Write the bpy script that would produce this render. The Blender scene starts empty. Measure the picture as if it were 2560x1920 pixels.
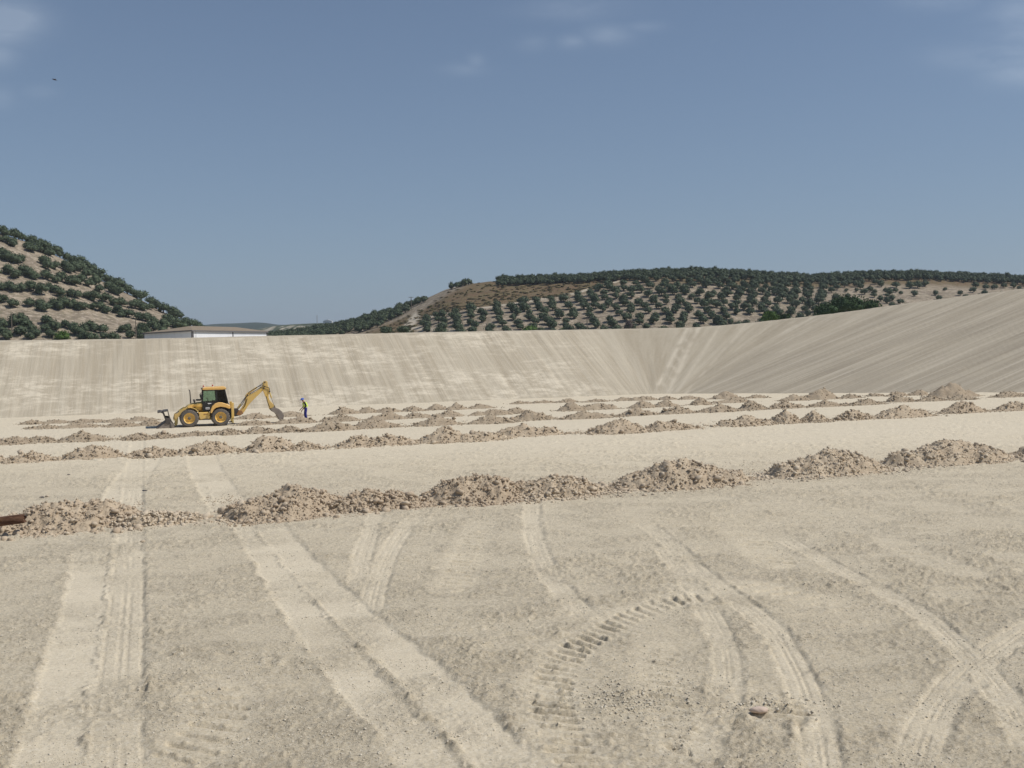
import bpy, bmesh, math, random
import numpy as np
from mathutils import Vector, Matrix
random.seed(7); rng = np.random.default_rng(7)
S = bpy.context.scene
# ------------------------------------------------------------------ camera
F, H = 2500.0, 5.8                    # focal length in photo pixels, eye height above the basin floor
PITCH, ROLL = math.atan(105/2500), 0.0165
cp, sp, cr, sr = math.cos(PITCH), math.sin(PITCH), math.cos(ROLL), math.sin(ROLL)
FW = np.array([0, cp, -sp]); R0 = np.array([1., 0, 0]); U0 = np.array([0, sp, cp])
RT = cr*R0 - sr*U0; UP = sr*R0 + cr*U0
CAM = np.array([0, 0, H])
cd = bpy.data.cameras.new('camera'); cam = bpy.data.objects.new('camera', cd); S.collection.objects.link(cam)
cd.sensor_width = 36; cd.lens = F/2560*36; cd.clip_start = .1; cd.clip_end = 20000
M = Matrix(((RT[0], UP[0], -FW[0], 0), (RT[1], UP[1], -FW[1], 0), (RT[2], UP[2], -FW[2], H), (0, 0, 0, 1)))
cam.matrix_world = M
S.camera = cam
def ray(px, py):
    return FW + (px-1280)/F*RT - (py-960)/F*UP
def hit(px, py, z=0.0):
    d = ray(px, py); t = (z-H)/d[2]; return CAM + t*d
def proj(P):
    v = np.asarray(P, float) - CAM
    w = v@FW
    return 1280 + F*(v@RT)/w, 960 - F*(v@UP)/w
# ------------------------------------------------------------------ world, sun, exposure
SUN_EL, SUN_AZ = math.radians(52), math.radians(-4)      # azimuth measured from +X towards +Y
sd = np.array([math.cos(SUN_EL)*math.cos(SUN_AZ), math.cos(SUN_EL)*math.sin(SUN_AZ), math.sin(SUN_EL)])
W = bpy.data.worlds.new('World'); S.world = W; W.use_nodes = True
def build_world():
    nt = W.node_tree; N = nt.nodes; L = nt.links; N.clear()
    out = N.new('ShaderNodeOutputWorld'); bg = N.new('ShaderNodeBackground')
    sky = N.new('ShaderNodeTexSky'); sky.sky_type = 'NISHITA'; sky.sun_disc = False
    sky.sun_elevation = SUN_EL; sky.sun_rotation = math.pi/2 - SUN_AZ
    sky.air_density = 1.0; sky.dust_density = .6; sky.ozone_density = 5.0; sky.altitude = 400
    bg.inputs['Strength'].default_value = .075
    def m(op, a, b=None, c=None):
        n = N.new('ShaderNodeMath'); n.operation = op
        for i, v in enumerate((a, b, c)):
            if v is None: continue
            if isinstance(v, (int, float)): n.inputs[i].default_value = v
            else: L.new(v, n.inputs[i])
        return n.outputs[0]
    tc = N.new('ShaderNodeTexCoord'); sep = N.new('ShaderNodeSeparateXYZ'); L.new(tc.outputs['Generated'], sep.inputs[0])
    X, Y, Z = sep.outputs
    ys = m('MAXIMUM', Y, .05)
    a = m('DIVIDE', X, ys); e = m('DIVIDE', Z, ys)
    nz = N.new('ShaderNodeTexNoise'); nz.inputs['Scale'].default_value = 9; nz.inputs['Detail'].default_value = 7; nz.inputs['Roughness'].default_value = .58
    mp = N.new('ShaderNodeMapping'); mp.inputs['Scale'].default_value = (1, 1, 3.0); L.new(tc.outputs['Generated'], mp.inputs[0]); L.new(mp.outputs[0], nz.inputs['Vector'])
    total = None
    for px, py, wx, wy, amp in [(10, 52, 85, 52, 1.5), (-10, 140, 55, 40, .7), (95, 228, 45, 18, .3), (0, 240, 40, 30, .45), (1450, 20, 130, 26, .75), (1518, 84, 60, 26, .6), (1432, 104, 35, 18, .6),
                            (1330, 106, 40, 20, .4), (1150, 172, 50, 16, .5), (1188, 152, 22, 18, .5), (1610, 66, 50, 14, .4), (2350, 2, 90, 24, .9), (2560, 60, 90, 60, 1.2), (2520, 140, 140, 30, 1.3), (2560, 180, 90, 36, .9),
                            (2800, 120, 200, 90, 1.0), (-250, 60, 200, 90, .8)]:
        d = ray(px, py); ca, ce = d[0]/d[1], d[2]/d[1]
        dx = m('DIVIDE', m('SUBTRACT', a, ca), wx/F); dy = m('DIVIDE', m('SUBTRACT', e, ce), wy/F)
        r2 = m('ADD', m('MULTIPLY', dx, dx), m('MULTIPLY', dy, dy))
        g = m('MULTIPLY', m('POWER', 2.718, m('MULTIPLY', r2, -1.0)), amp)
        total = g if total is None else m('MAXIMUM', total, g)
    cl = m('MULTIPLY', total, m('MULTIPLY_ADD', nz.outputs[0], 2.6, -.72))
    cl = m('MULTIPLY', cl, m('GREATER_THAN', Y, .05))
    # sparse thin wisps over the rest of the sky
    n2 = N.new('ShaderNodeTexNoise'); n2.inputs['Scale'].default_value = 2.2; n2.inputs['Detail'].default_value = 8; L.new(mp.outputs[0], n2.inputs['Vector'])
    wisp = m('MULTIPLY', m('MAXIMUM', m('SUBTRACT', n2.outputs[0], .60), 0), 1.2)
    cl = m('MINIMUM', m('MAXIMUM', m('MAXIMUM', cl, m('MULTIPLY', wisp, m('GREATER_THAN', Z, .42))), 0), .8)
    hs = N.new('ShaderNodeHueSaturation'); hs.inputs['Saturation'].default_value = .97; hs.inputs['Value'].default_value = 1.0
    L.new(sky.outputs[0], hs.inputs['Color'])
    mx = N.new('ShaderNodeMix'); mx.data_type = 'RGBA'
    hz = N.new('ShaderNodeMix'); hz.data_type = 'RGBA'; hz.inputs[7].default_value = (3.45, 4.42, 5.75, 1)
    el = m('MAXIMUM', Z, 0); L.new(m('ADD', m('MULTIPLY', m('POWER', 2.718, m('MULTIPLY', el, -4.5)), .66), .13), hz.inputs[0]); L.new(hs.outputs[0], hz.inputs[6])
    L.new(m('MULTIPLY', cl, .19), mx.inputs[0]); L.new(hz.outputs[2], mx.inputs[6]); mx.inputs[7].default_value = (11, 12, 13.2, 1)
    L.new(mx.outputs[2], bg.inputs['Color']); L.new(bg.outputs[0], out.inputs[0])
build_world()
sl = bpy.data.lights.new('sun', 'SUN'); sl.energy = 3.75; sl.angle = math.radians(.53); sl.color = (1, .95, .885)
so = bpy.data.objects.new('sun', sl); S.collection.objects.link(so)
so.rotation_euler = Vector(sd).to_track_quat('Z', 'Y').to_euler(); so.location = (0, 0, 60)
S.view_settings.view_transform = 'Standard'; S.view_settings.look = 'None'; S.view_settings.gamma = 1
S.view_settings.use_curve_mapping = False; S.view_settings.exposure = 0.0
# ------------------------------------------------------------------ helpers
def tag(o, label=None, cat=None, group=None, kind=None):
    if label: o['label'] = label
    if cat: o['category'] = cat
    if group: o['group'] = group
    if kind: o['kind'] = kind
    return o
def link(name, data, parent=None):
    o = bpy.data.objects.new(name, data); S.collection.objects.link(o)
    if parent: o.parent = parent
    return o
def np_mesh(name, V, Fc, mat=None, smooth=False, attrs=None, uv=None):
    V = np.asarray(V, np.float32); Fc = np.asarray(Fc, np.int32)
    me = bpy.data.meshes.new(name); k = Fc.shape[1]
    me.vertices.add(len(V)); me.vertices.foreach_set('co', V.ravel())
    me.loops.add(Fc.size); me.loops.foreach_set('vertex_index', Fc.ravel())
    me.polygons.add(len(Fc)); me.polygons.foreach_set('loop_start', np.arange(0, Fc.size, k, dtype=np.int32))
    me.update(calc_edges=True)
    if smooth: me.polygons.foreach_set('use_smooth', np.ones(len(Fc), bool))
    if uv is not None:
        l = me.uv_layers.new(name='uv'); l.data.foreach_set('uv', np.asarray(uv, np.float32)[Fc.ravel()].ravel())
    for n, arr in (attrs or {}).items():
        at = me.attributes.new(n, 'FLOAT', 'POINT'); at.data.foreach_set('value', np.asarray(arr, np.float32).ravel())
    if mat: me.materials.append(mat)
    return me
def grid_faces(nr, nc):
    i = np.arange(nr-1)[:, None]*nc + np.arange(nc-1)[None]
    return np.stack([i, i+1, i+nc+1, i+nc], -1).reshape(-1, 4)
def hsh(ix, iy, s):
    h = (ix.astype(np.int64)*374761393 + iy.astype(np.int64)*668265263 + s*1274126177) & 0xffffffff
    h = ((h ^ (h >> 13))*1274126177) & 0xffffffff
    return ((h ^ (h >> 16)) & 0xffff)/65535.0
def vn(x, y, s=0):
    x = np.asarray(x, float); y = np.asarray(y, float)
    ix, iy = np.floor(x), np.floor(y); fx, fy = x-ix, y-iy
    fx = fx*fx*(3-2*fx); fy = fy*fy*(3-2*fy)
    a, b, c, d = hsh(ix, iy, s), hsh(ix+1, iy, s), hsh(ix, iy+1, s), hsh(ix+1, iy+1, s)
    return (a*(1-fx)+b*fx)*(1-fy) + (c*(1-fx)+d*fx)*fy
def fbm(x, y, s=0, o=4, g=.5):
    t, a, n = 0, 1, 0
    for k in range(o):
        t = t + a*vn(x*2**k + 17.3*k, y*2**k - 9.1*k, s+k); n += a; a *= g
    return t/n*2 - 1
def sstep(a, b, x):
    t = np.clip((x-a)/(b-a), 0, 1); return t*t*(3-2*t)
# node materials -----------------------------------------------------------
class MT:
    def __init__(s, name, rough=.9, spec=.2):
        s.m = bpy.data.materials.new(name); s.m.use_nodes = True
        s.N = s.m.node_tree.nodes; s.L = s.m.node_tree.links
        s.b = s.N['Principled BSDF']; s.b.inputs['Roughness'].default_value = rough
        s.b.inputs['Specular IOR Level'].default_value = spec
        s.tc = None
    def obj(s):
        if not s.tc: s.tc = s.N.new('ShaderNodeTexCoord')
        return s.tc.outputs['Object']
    def uv(s):
        if not s.tc: s.tc = s.N.new('ShaderNodeTexCoord')
        return s.tc.outputs['UV']
    def vec(s, v, sc, rot=(0, 0, 0)):
        n = s.N.new('ShaderNodeMapping'); n.inputs['Scale'].default_value = sc; n.inputs['Rotation'].default_value = rot
        s.L.new(v, n.inputs[0]); return n.outputs[0]
    def noise(s, v, scale, detail=4, rough=.55):
        n = s.N.new('ShaderNodeTexNoise'); n.inputs['Scale'].default_value = scale; n.inputs['Detail'].default_value = detail
        n.inputs['Roughness'].default_value = rough; s.L.new(v, n.inputs['Vector']); return n.outputs['Fac']
    def vor(s, v, scale, feature='F1', out='Distance'):
        n = s.N.new('ShaderNodeTexVoronoi'); n.feature = feature; n.inputs['Scale'].default_value = scale
        s.L.new(v, n.inputs['Vector']); return n.outputs[out]
    def attr(s, name):
        n = s.N.new('ShaderNodeAttribute'); n.attribute_name = name; return n.outputs['Fac']
    def rnd(s):
        return s.N.new('ShaderNodeObjectInfo').outputs['Random']
    def ramp(s, f, lo, hi, a=0., b=1.):
        n = s.N.new('ShaderNodeMapRange'); n.inputs[1].default_value = lo; n.inputs[2].default_value = hi
        n.inputs[3].default_value = a; n.inputs[4].default_value = b; s.L.new(f, n.inputs[0]); return n.outputs[0]
    def mix(s, f, a, b, mode='MIX'):
        n = s.N.new('ShaderNodeMix'); n.data_type = 'RGBA'; n.blend_type = mode
        for v, i in ((f, 0), (a, 6), (b, 7)):
            if isinstance(v, (int, float)): n.inputs[i].default_value = v
            elif isinstance(v, tuple): n.inputs[i].default_value = v+(1,)
            else: s.L.new(v, n.inputs[i])
        return n.outputs[2]
    def math(s, op, a, b=0.):
        n = s.N.new('ShaderNodeMath'); n.operation = op
        for i, v in enumerate((a, b)):
            if isinstance(v, (int, float)): n.inputs[i].default_value = v
            else: s.L.new(v, n.inputs[i])
        return n.outputs[0]
    def col(s, c):
        if isinstance(c, tuple): s.b.inputs['Base Color'].default_value = c+(1,)
        else: s.L.new(c, s.b.inputs['Base Color'])
        return s
    def bump(s, h, strength=.5, dist=.02):
        n = s.N.new('ShaderNodeBump'); n.inputs['Strength'].default_value = strength; n.inputs['Distance'].default_value = dist
        s.L.new(h, n.inputs['Height'])
        if s.b.inputs['Normal'].is_linked: s.L.new(s.b.inputs['Normal'].links[0].from_socket, n.inputs['Normal'])
        s.L.new(n.outputs[0], s.b.inputs['Normal']); return s
# ---- earth materials
PALE = (.565, .505, .395); MID = (.45, .395, .302); DARK = (.33, .28, .205)
def floor_mat():
    t = MT('floor_earth', .95, .1); o = t.obj()
    big = t.noise(o, .12, 4); sm = t.noise(o, 2.2, 6, .65); fine = t.noise(o, 20, 5, .75); mid = t.noise(t.vec(o, (.35, 1.0, 1)), .9, 5, .6)
    worn = t.attr('worn')
    c = t.mix(t.ramp(mid, .36, .66), (.655, .568, .412), (.62, .535, .385))
    c = t.mix(t.ramp(big, .4, .64, 0, .5), c, (.66, .58, .43))
    c = t.mix(t.ramp(sm, .50, .60, 0, .22), c, (.44, .38, .285))
    vc = t.vor(t.vec(o, (1, 1, .3)), 30, out='Color'); sx = t.N.new('ShaderNodeSeparateColor'); t.L.new(vc, sx.inputs[0]); gcell = sx.outputs[0]
    c = t.mix(t.math('MULTIPLY', t.ramp(gcell, .72, 1.0), .55), c, (.74, .68, .56)); c = t.mix(t.math('MULTIPLY', t.ramp(gcell, .25, 0.0), t.math('ADD', t.math('MULTIPLY', t.attr('rough'), .6), .08)), c, (.33, .28, .205))
    c = t.mix(t.math('MULTIPLY', t.ramp(fine, .53, .64), .45), c, (.70, .645, .53))
    c = t.mix(t.math('MULTIPLY', t.ramp(fine, .46, .37), .6), c, (.34, .295, .22))
    c = t.mix(t.math('MULTIPLY', t.attr('rough'), .12), c, (.40, .34, .26))
    c = t.mix(t.math('MULTIPLY', worn, t.ramp(sm, .75, .4, .5, .95)), c, (.64, .575, .455))
    t.col(c)
    nb = t.noise(o, 40, 4, .8); na = t.noise(t.vec(o, (.7, 1.3, 1)), 13, 6, .75); rr_ = t.math('ADD', t.attr('rough'), .12)
    hgt = t.math('MULTIPLY', t.math('ADD', t.math('MULTIPLY', nb, .45), na), rr_); t.bump(hgt, 1.0, .05)
    return t.m
def bank_mat():
    t = MT('bank_earth', .95, .1); u = t.uv()
    st = t.noise(t.vec(u, (.85, .035, 1)), 1, 4, .6); st2 = t.noise(t.vec(u, (4.2, .09, 1)), 1, 5, .7)
    pat = t.noise(t.vec(u, (.07, .16, 1)), 1.0, 5, .7); hz = t.noise(t.vec(u, (.42, .95, 1)), 1, 7, .8)
    fine = t.noise(t.vec(u, (9, 5, 1)), 1, 4, .7)
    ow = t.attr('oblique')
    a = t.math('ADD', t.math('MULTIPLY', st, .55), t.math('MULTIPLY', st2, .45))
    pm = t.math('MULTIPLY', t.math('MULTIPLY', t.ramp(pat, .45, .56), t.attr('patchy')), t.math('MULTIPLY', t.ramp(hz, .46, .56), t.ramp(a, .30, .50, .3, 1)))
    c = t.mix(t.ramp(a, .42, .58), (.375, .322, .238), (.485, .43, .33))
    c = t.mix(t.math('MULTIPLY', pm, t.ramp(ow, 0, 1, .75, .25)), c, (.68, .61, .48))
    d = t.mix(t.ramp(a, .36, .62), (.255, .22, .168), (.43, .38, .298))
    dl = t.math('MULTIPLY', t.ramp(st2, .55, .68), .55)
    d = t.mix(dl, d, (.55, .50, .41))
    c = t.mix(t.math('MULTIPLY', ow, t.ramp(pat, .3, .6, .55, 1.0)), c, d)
    c = t.mix(t.ramp(fine, .35, .75, 0, .3), c, (.55, .49, .38))
    c = t.mix(t.math('MULTIPLY', t.attr('track'), .75), c, (.66, .59, .465))
    t.col(c); t.bump(a, .5, .12); t.bump(fine, .4, .03)
    return t.m
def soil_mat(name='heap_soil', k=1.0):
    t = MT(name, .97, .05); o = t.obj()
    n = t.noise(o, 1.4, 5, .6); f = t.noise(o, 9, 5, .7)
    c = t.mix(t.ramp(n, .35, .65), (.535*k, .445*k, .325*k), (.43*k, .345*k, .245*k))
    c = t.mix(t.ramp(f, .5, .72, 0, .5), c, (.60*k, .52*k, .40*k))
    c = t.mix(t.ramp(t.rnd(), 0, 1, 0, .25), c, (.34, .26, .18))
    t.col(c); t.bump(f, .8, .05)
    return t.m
def clod_mat():
    t = MT('clod_soil', .95, .1); o = t.obj(); f = t.noise(o, 5, 4, .6)
    c = t.mix(t.rnd(), (.56, .475, .36), (.42, .33, .235))
    c = t.mix(t.ramp(f, .45, .7, 0, .5), c, (.53, .46, .355))
    t.col(c); t.bump(f, .5, .03); return t.m
M_FLOOR, M_BANK, M_SOIL, M_CLOD = floor_mat(), bank_mat(), soil_mat(), clod_mat()
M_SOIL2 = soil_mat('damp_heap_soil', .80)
# ------------------------------------------------------------------ the basin floor with its wheel tracks
def world_poly(pts): return [hit(x, y)[:2] for x, y in pts]
def r7(l): return [(x*.5787, 1300+y*.5787) for x, y in l]
def r8(l): return [(1280+x*.5787, 1300+y*.5787) for x, y in l]
def r5(l): return [(x*.5787, 960+y*.5787) for x, y in l]
def dist_poly(X, Y, P):
    """distance to a polyline, signed side, and arc length"""
    D = np.full(X.shape, 1e9); Sg = np.zeros(X.shape); A = np.zeros(X.shape); acc = 0
    for (x0, y0), (x1, y1) in zip(P[:-1], P[1:]):
        dx, dy = x1-x0, y1-y0; l2 = dx*dx+dy*dy
        t = np.clip(((X-x0)*dx+(Y-y0)*dy)/l2, 0, 1)
        d = np.hypot(X-x0-t*dx, Y-y0-t*dy); c = ((X-x0)*dy-(Y-y0)*dx)
        k = d < D; D = np.where(k, d, D); Sg = np.where(k, np.sign(c), Sg); A = np.where(k, acc+t*math.sqrt(l2), A); acc += math.sqrt(l2)
    return D, Sg, A
def smooth_poly(P, n=2):
    P = [np.array(p) for p in P]
    for _ in range(n):
        Q = [P[0]]
        for a, b in zip(P[:-1], P[1:]): Q += [a*.75+b*.25, a*.25+b*.75]
        Q.append(P[-1]); P = Q
    return P
# (photo-pixel polyline, half width m, depth, kind)
TRACKS = [
    (r7([(330, -120), (300, 40), (395, 120), (385, 300), (340, 480), (290, 700), (230, 950), (190, 1200)])[2:], .50, .035, 'roll'),
    (r7([(600, -380), (575, -150), (562, 60), (555, 250), (540, 450), (520, 700), (505, 950), (500, 1200)]), .42, .045, 'groove'),
    (r7([(920, -200), (985, -60), (1085, 60), (1180, 210), (1290, 370), (1440, 560), (1590, 740), (1760, 930), (1880, 1071), (2000, 1230)]), .42, .035, 'roll'),
    (r7([(1160, 10), (1240, 120), (1380, 260), (1560, 440), (1740, 590), (1920, 760), (2100, 940), (2250, 1110), (2360, 1250)]), .48, .05, 'roll'),
    (r8([(90, -120), (85, 0), (110, 130), (165, 250), (260, 360), (380, 470)]), .30, .03, 'groove'),
    (r8([(560, 0), (680, 90), (800, 215), (950, 330), (1110, 450), (1200, 590), (1260, 720), (1320, 900), (1345, 1071), (1360, 1250)]), .30, .035, 'groove'),
    (r8([(640, 100), (740, 230), (830, 360), (900, 480), (935, 600), (935, 720), (895, 860), (840, 1010), (800, 1150)]), .27, .03, 'groove'),
    (r8([(2500, 330), (2260, 450), (2060, 580), (1930, 690), (1840, 810), (1770, 960), (1750, 1100)]), .33, .022, 'groove'),
    (r8([(1150, 60), (1350, 180), (1580, 300), (1760, 390), (1900, 510), (2010, 620), (2110, 740), (2200, 880), (2290, 1071)]), .28, .03, 'groove'),
    (r5([(650, 300), (600, 370), (540, 460), (510, 560)]), .75, .03, 'roll'),
    (r5([(870, 300), (890, 380), (950, 470), (1010, 560)]), .75, .03, 'roll'),
    (r7([(1850, -60), (1745, 40), (1670, 160), (1620, 300), (1600, 430)]), .3, .014, 'groove'),
    (r7([(1640, -60), (1600, 60), (1560, 180), (1545, 320)]), .28, .012, 'groove'),
]
LUGS = [  # path, lug half-length, spacing, half-width, depth
    (r8([(820, 330), (700, 350), (570, 395), (470, 440), (370, 495), (280, 550), (215, 610), (175, 690), (165, 790), (185, 890), (240, 990), (300, 1071), (400, 1180)]), .33, .30, .045, .06),
    (r8([(650, 560), (640, 640), (660, 740), (700, 850), (760, 980)]), .30, .34, .04, .04),
    (r8([(1010, 60), (1080, 120), (1150, 190)]), .45, .45, .05, .04),
    (r8([(1000, 280), (1160, 310), (1330, 350)]), .4, .5, .05, .045),
    (r7([(2080, 20), (2030, 120), (1990, 220), (1960, 300)]), .35, .40, .045, .04),
    (r7([(900, 720), (960, 790), (930, 880), (860, 960), (760, 1040)]), .42, .42, .05, .05),
    (r8([(1650, 100), (1800, 170), (1960, 230)]), .35, .6, .06, .035),
    (r8([(1090, 770), (1130, 800), (1200, 860)]), .42, .25, .05, .07),
]
WT = [(smooth_poly(world_poly(p)), hw, dp, k) for p, hw, dp, k in TRACKS]
WL = [(smooth_poly(world_poly(p)), a, b, c, d) for p, a, b, c, d in LUGS]
def floor_height(X, Y):
    R = .55 + .45*np.clip(fbm(X*.35, Y*.35, 3, 3)*1.8+.3, 0, 1)          # patchy roughness
    h = .035*fbm(X*.25, Y*.25, 5, 3)
    worn = np.zeros(X.shape); edge = np.zeros(X.shape); gr = np.zeros(X.shape); calm = np.zeros(X.shape)
    wob = .05*fbm(X*1.3, Y*1.3, 9, 3) + .04*fbm(X*7, Y*7, 19, 2)
    for P, hw, dp, k in WT:
        bb = np.array(P); lo = bb.min(0)-1.5; hi = bb.max(0)+1.5
        sel = (X > lo[0]) & (X < hi[0]) & (Y > lo[1]) & (Y < hi[1])
        if not sel.any(): continue
        x, y = X[sel], Y[sel]; D, Sg, A = dist_poly(x, y, P); D = D + wob[sel]
        LT = A.max() if A.size else 1; LT = sum(math.dist(p, q) for p, q in zip(P[:-1], P[1:])); D0 = D - wob[sel]; D = D + .085*fbm(x*2.6, y*2.6, 55, 4); i = 1-sstep(hw-.11, hw+.09, D); i = i*sstep(0, 1.6, A)*sstep(0, 1.6, LT-A); fade = np.clip(.80+fbm(x*.6, y*.6, 21, 3)*1.2, .25, 1)
        worn[sel] = np.maximum(worn[sel], i*fade*(1.05 if k == 'roll' else .7))
        lump = sstep(0, 1.5, A)*sstep(0, 1.5, LT-A)*np.exp(-((D-hw-.05)/.06)**2)*np.clip(.45+fbm(x*2.2, y*2.2, 31, 3)*1.6, 0, 1.3)*(Sg > 0 if k == 'roll' else 1)
        edge[sel] = np.maximum(edge[sel], lump*np.clip(fbm(x*6, y*6, 33, 3)*1.8+.35, 0, 1.5)*dp*1.25)
        g = 0
        if k == 'groove':
            g = (np.sin(D0/hw*2*math.pi*1.5) > .6)*.014*np.clip(.9+fbm(x*1.1, y*1.1, 8, 2)*2, 0, 1)
        gr[sel] = np.minimum(gr[sel], -i*(dp*.45 + g*1.2*fade))
    for P, hl, spc, hw, dp in WL:
        bb = np.array(P); lo = bb.min(0)-1.2; hi = bb.max(0)+1.2
        sel = (X > lo[0]) & (X < hi[0]) & (Y > lo[1]) & (Y < hi[1])
        if not sel.any(): continue
        x, y = X[sel], Y[sel]; D, Sg, A = dist_poly(x, y, P)
        A = A + .35*D*Sg + .05*fbm(x*2, y*2, 4, 2); ph = (A/spc) % 1.0
        k = np.floor(A/spc); on = .45+.55*hsh(k, k*0, 5)
        bar = np.exp(-(((ph-.5)*spc)/hw)**2)*(1-sstep(hl-.06, hl+.06, D+wob[sel]))*on
        rim = np.exp(-(((ph-.5)*spc+hw*1.8)/hw)**2)*(1-sstep(hl, hl+.1, D+wob[sel]))*on
        calm[sel] = np.maximum(calm[sel], (1-sstep(hl, hl+.35, D))*.75)
        gr[sel] = gr[sel] - (dp*1.1+.045)*bar*np.clip(.85+fbm(x*2, y*2, 24, 2)*1.1, .35, 1.3) + dp*1.1*rim*np.clip(.5+fbm(x*8, y*8, 14, 2)*1.5, 0, 1.4)
    rough = R*(1-.82*worn)*(1-calm)
    fr = np.clip(fbm(X*.7, Y*1.0, 77, 3)*2.4+.55, 0, 1)
    clod = np.clip(fbm(X*6, Y*7.5, 11, 3)*1.7+.05, 0, 1)**1.1*.075*(.25+.75*fr) + np.clip(fbm(X*15, Y*15, 12, 2)*1.6+.1, 0, 1)*.034*(.45+.55*fr)
    scrape = np.clip(fbm(X*1.4, Y*5.5, 41, 3)*2.2-.25, 0, 1)*.05
    h = h + gr + edge*(.6+.4*fr) + rough*(clod + scrape)
    floor_height.rough = np.clip((.70+.30*fr)*(1-.72*worn)*(1-.5*calm)+.5*np.clip(edge/.03, 0, 1), 0, 1)
    return h, worn*.25
def make_floor():
    a = np.concatenate([np.linspace(-1.7, -.58, 24)[:-1], np.linspace(-.58, .58, 800), np.linspace(.58, 1.7, 24)[1:]])
    Z = [7., 9., 11., 12.2]
    z = 12.6
    while z < 62: Z.append(z); z += .034*(z/14)**1.3
    while z < 150: Z.append(z); z += .45*(z/62)
    Z = np.array(Z); A, ZZ = np.meshgrid(a, Z); X = A*ZZ; Y = ZZ
    h, worn = floor_height(X, Y)
    h *= 1-.6*sstep(45, 80, ZZ); rg = floor_height.rough*(1-.75*sstep(38, 60, ZZ)); worn = np.maximum(worn, .38*sstep(42, 62, ZZ))
    V = np.stack([X, Y, h], -1).reshape(-1, 3)
    me = np_mesh('basin_floor', V, grid_faces(len(Z), len(a)), M_FLOOR, True, {'worn': worn.ravel(), 'rough': rg.ravel()})
    tag(link('basin_floor', me), 'pale compacted earth floor of the dry basin with tyre tracks', kind='structure')
make_floor()
# surrounding ground to the horizon, and the bank under the photographer
t = MT('dry_ground', .95, .1); o = t.obj(); t.col(t.mix(t.ramp(t.noise(o, .02, 5), .35, .65), (.33, .28, .2), (.2, .19, .12)))
M_DRY = t.m
V = [(-9000, -9000, -.9), (9000, -9000, -.9), (9000, 9000, -.9), (-9000, 9000, -.9)]
tag(link('ground', np_mesh('ground', V, [(0, 1, 2, 3)], M_DRY)), 'dry open ground around the basin', kind='structure')
def near_bank():
    xs = np.linspace(-160, 160, 161); prof = [(9.6, -.15), (8.8, .2), (5, 2.1), (1.6, 3.85), (.9, 4.12), (-4, 4.2), (-8, 4.0), (-17, -1.2)]
    V = [(x, y+.1*math.sin(x*.7), z + (.05*math.sin(x*1.7+y) if z > 0 else 0)) for y, z in prof for x in xs]
    nv = np.array(V); uv = np.stack([nv[:, 0], nv[:, 1]], -1)
    me = np_mesh('near_bank', V, grid_faces(len(prof), len(xs))[:, ::-1], M_BANK, True, {'patchy': np.ones(len(V)), 'oblique': np.zeros(len(V)), 'track': np.zeros(len(V))}, uv)
    tag(link('near_bank', me), 'compacted earth bank on the near side of the basin', kind='structure')
near_bank()
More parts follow.
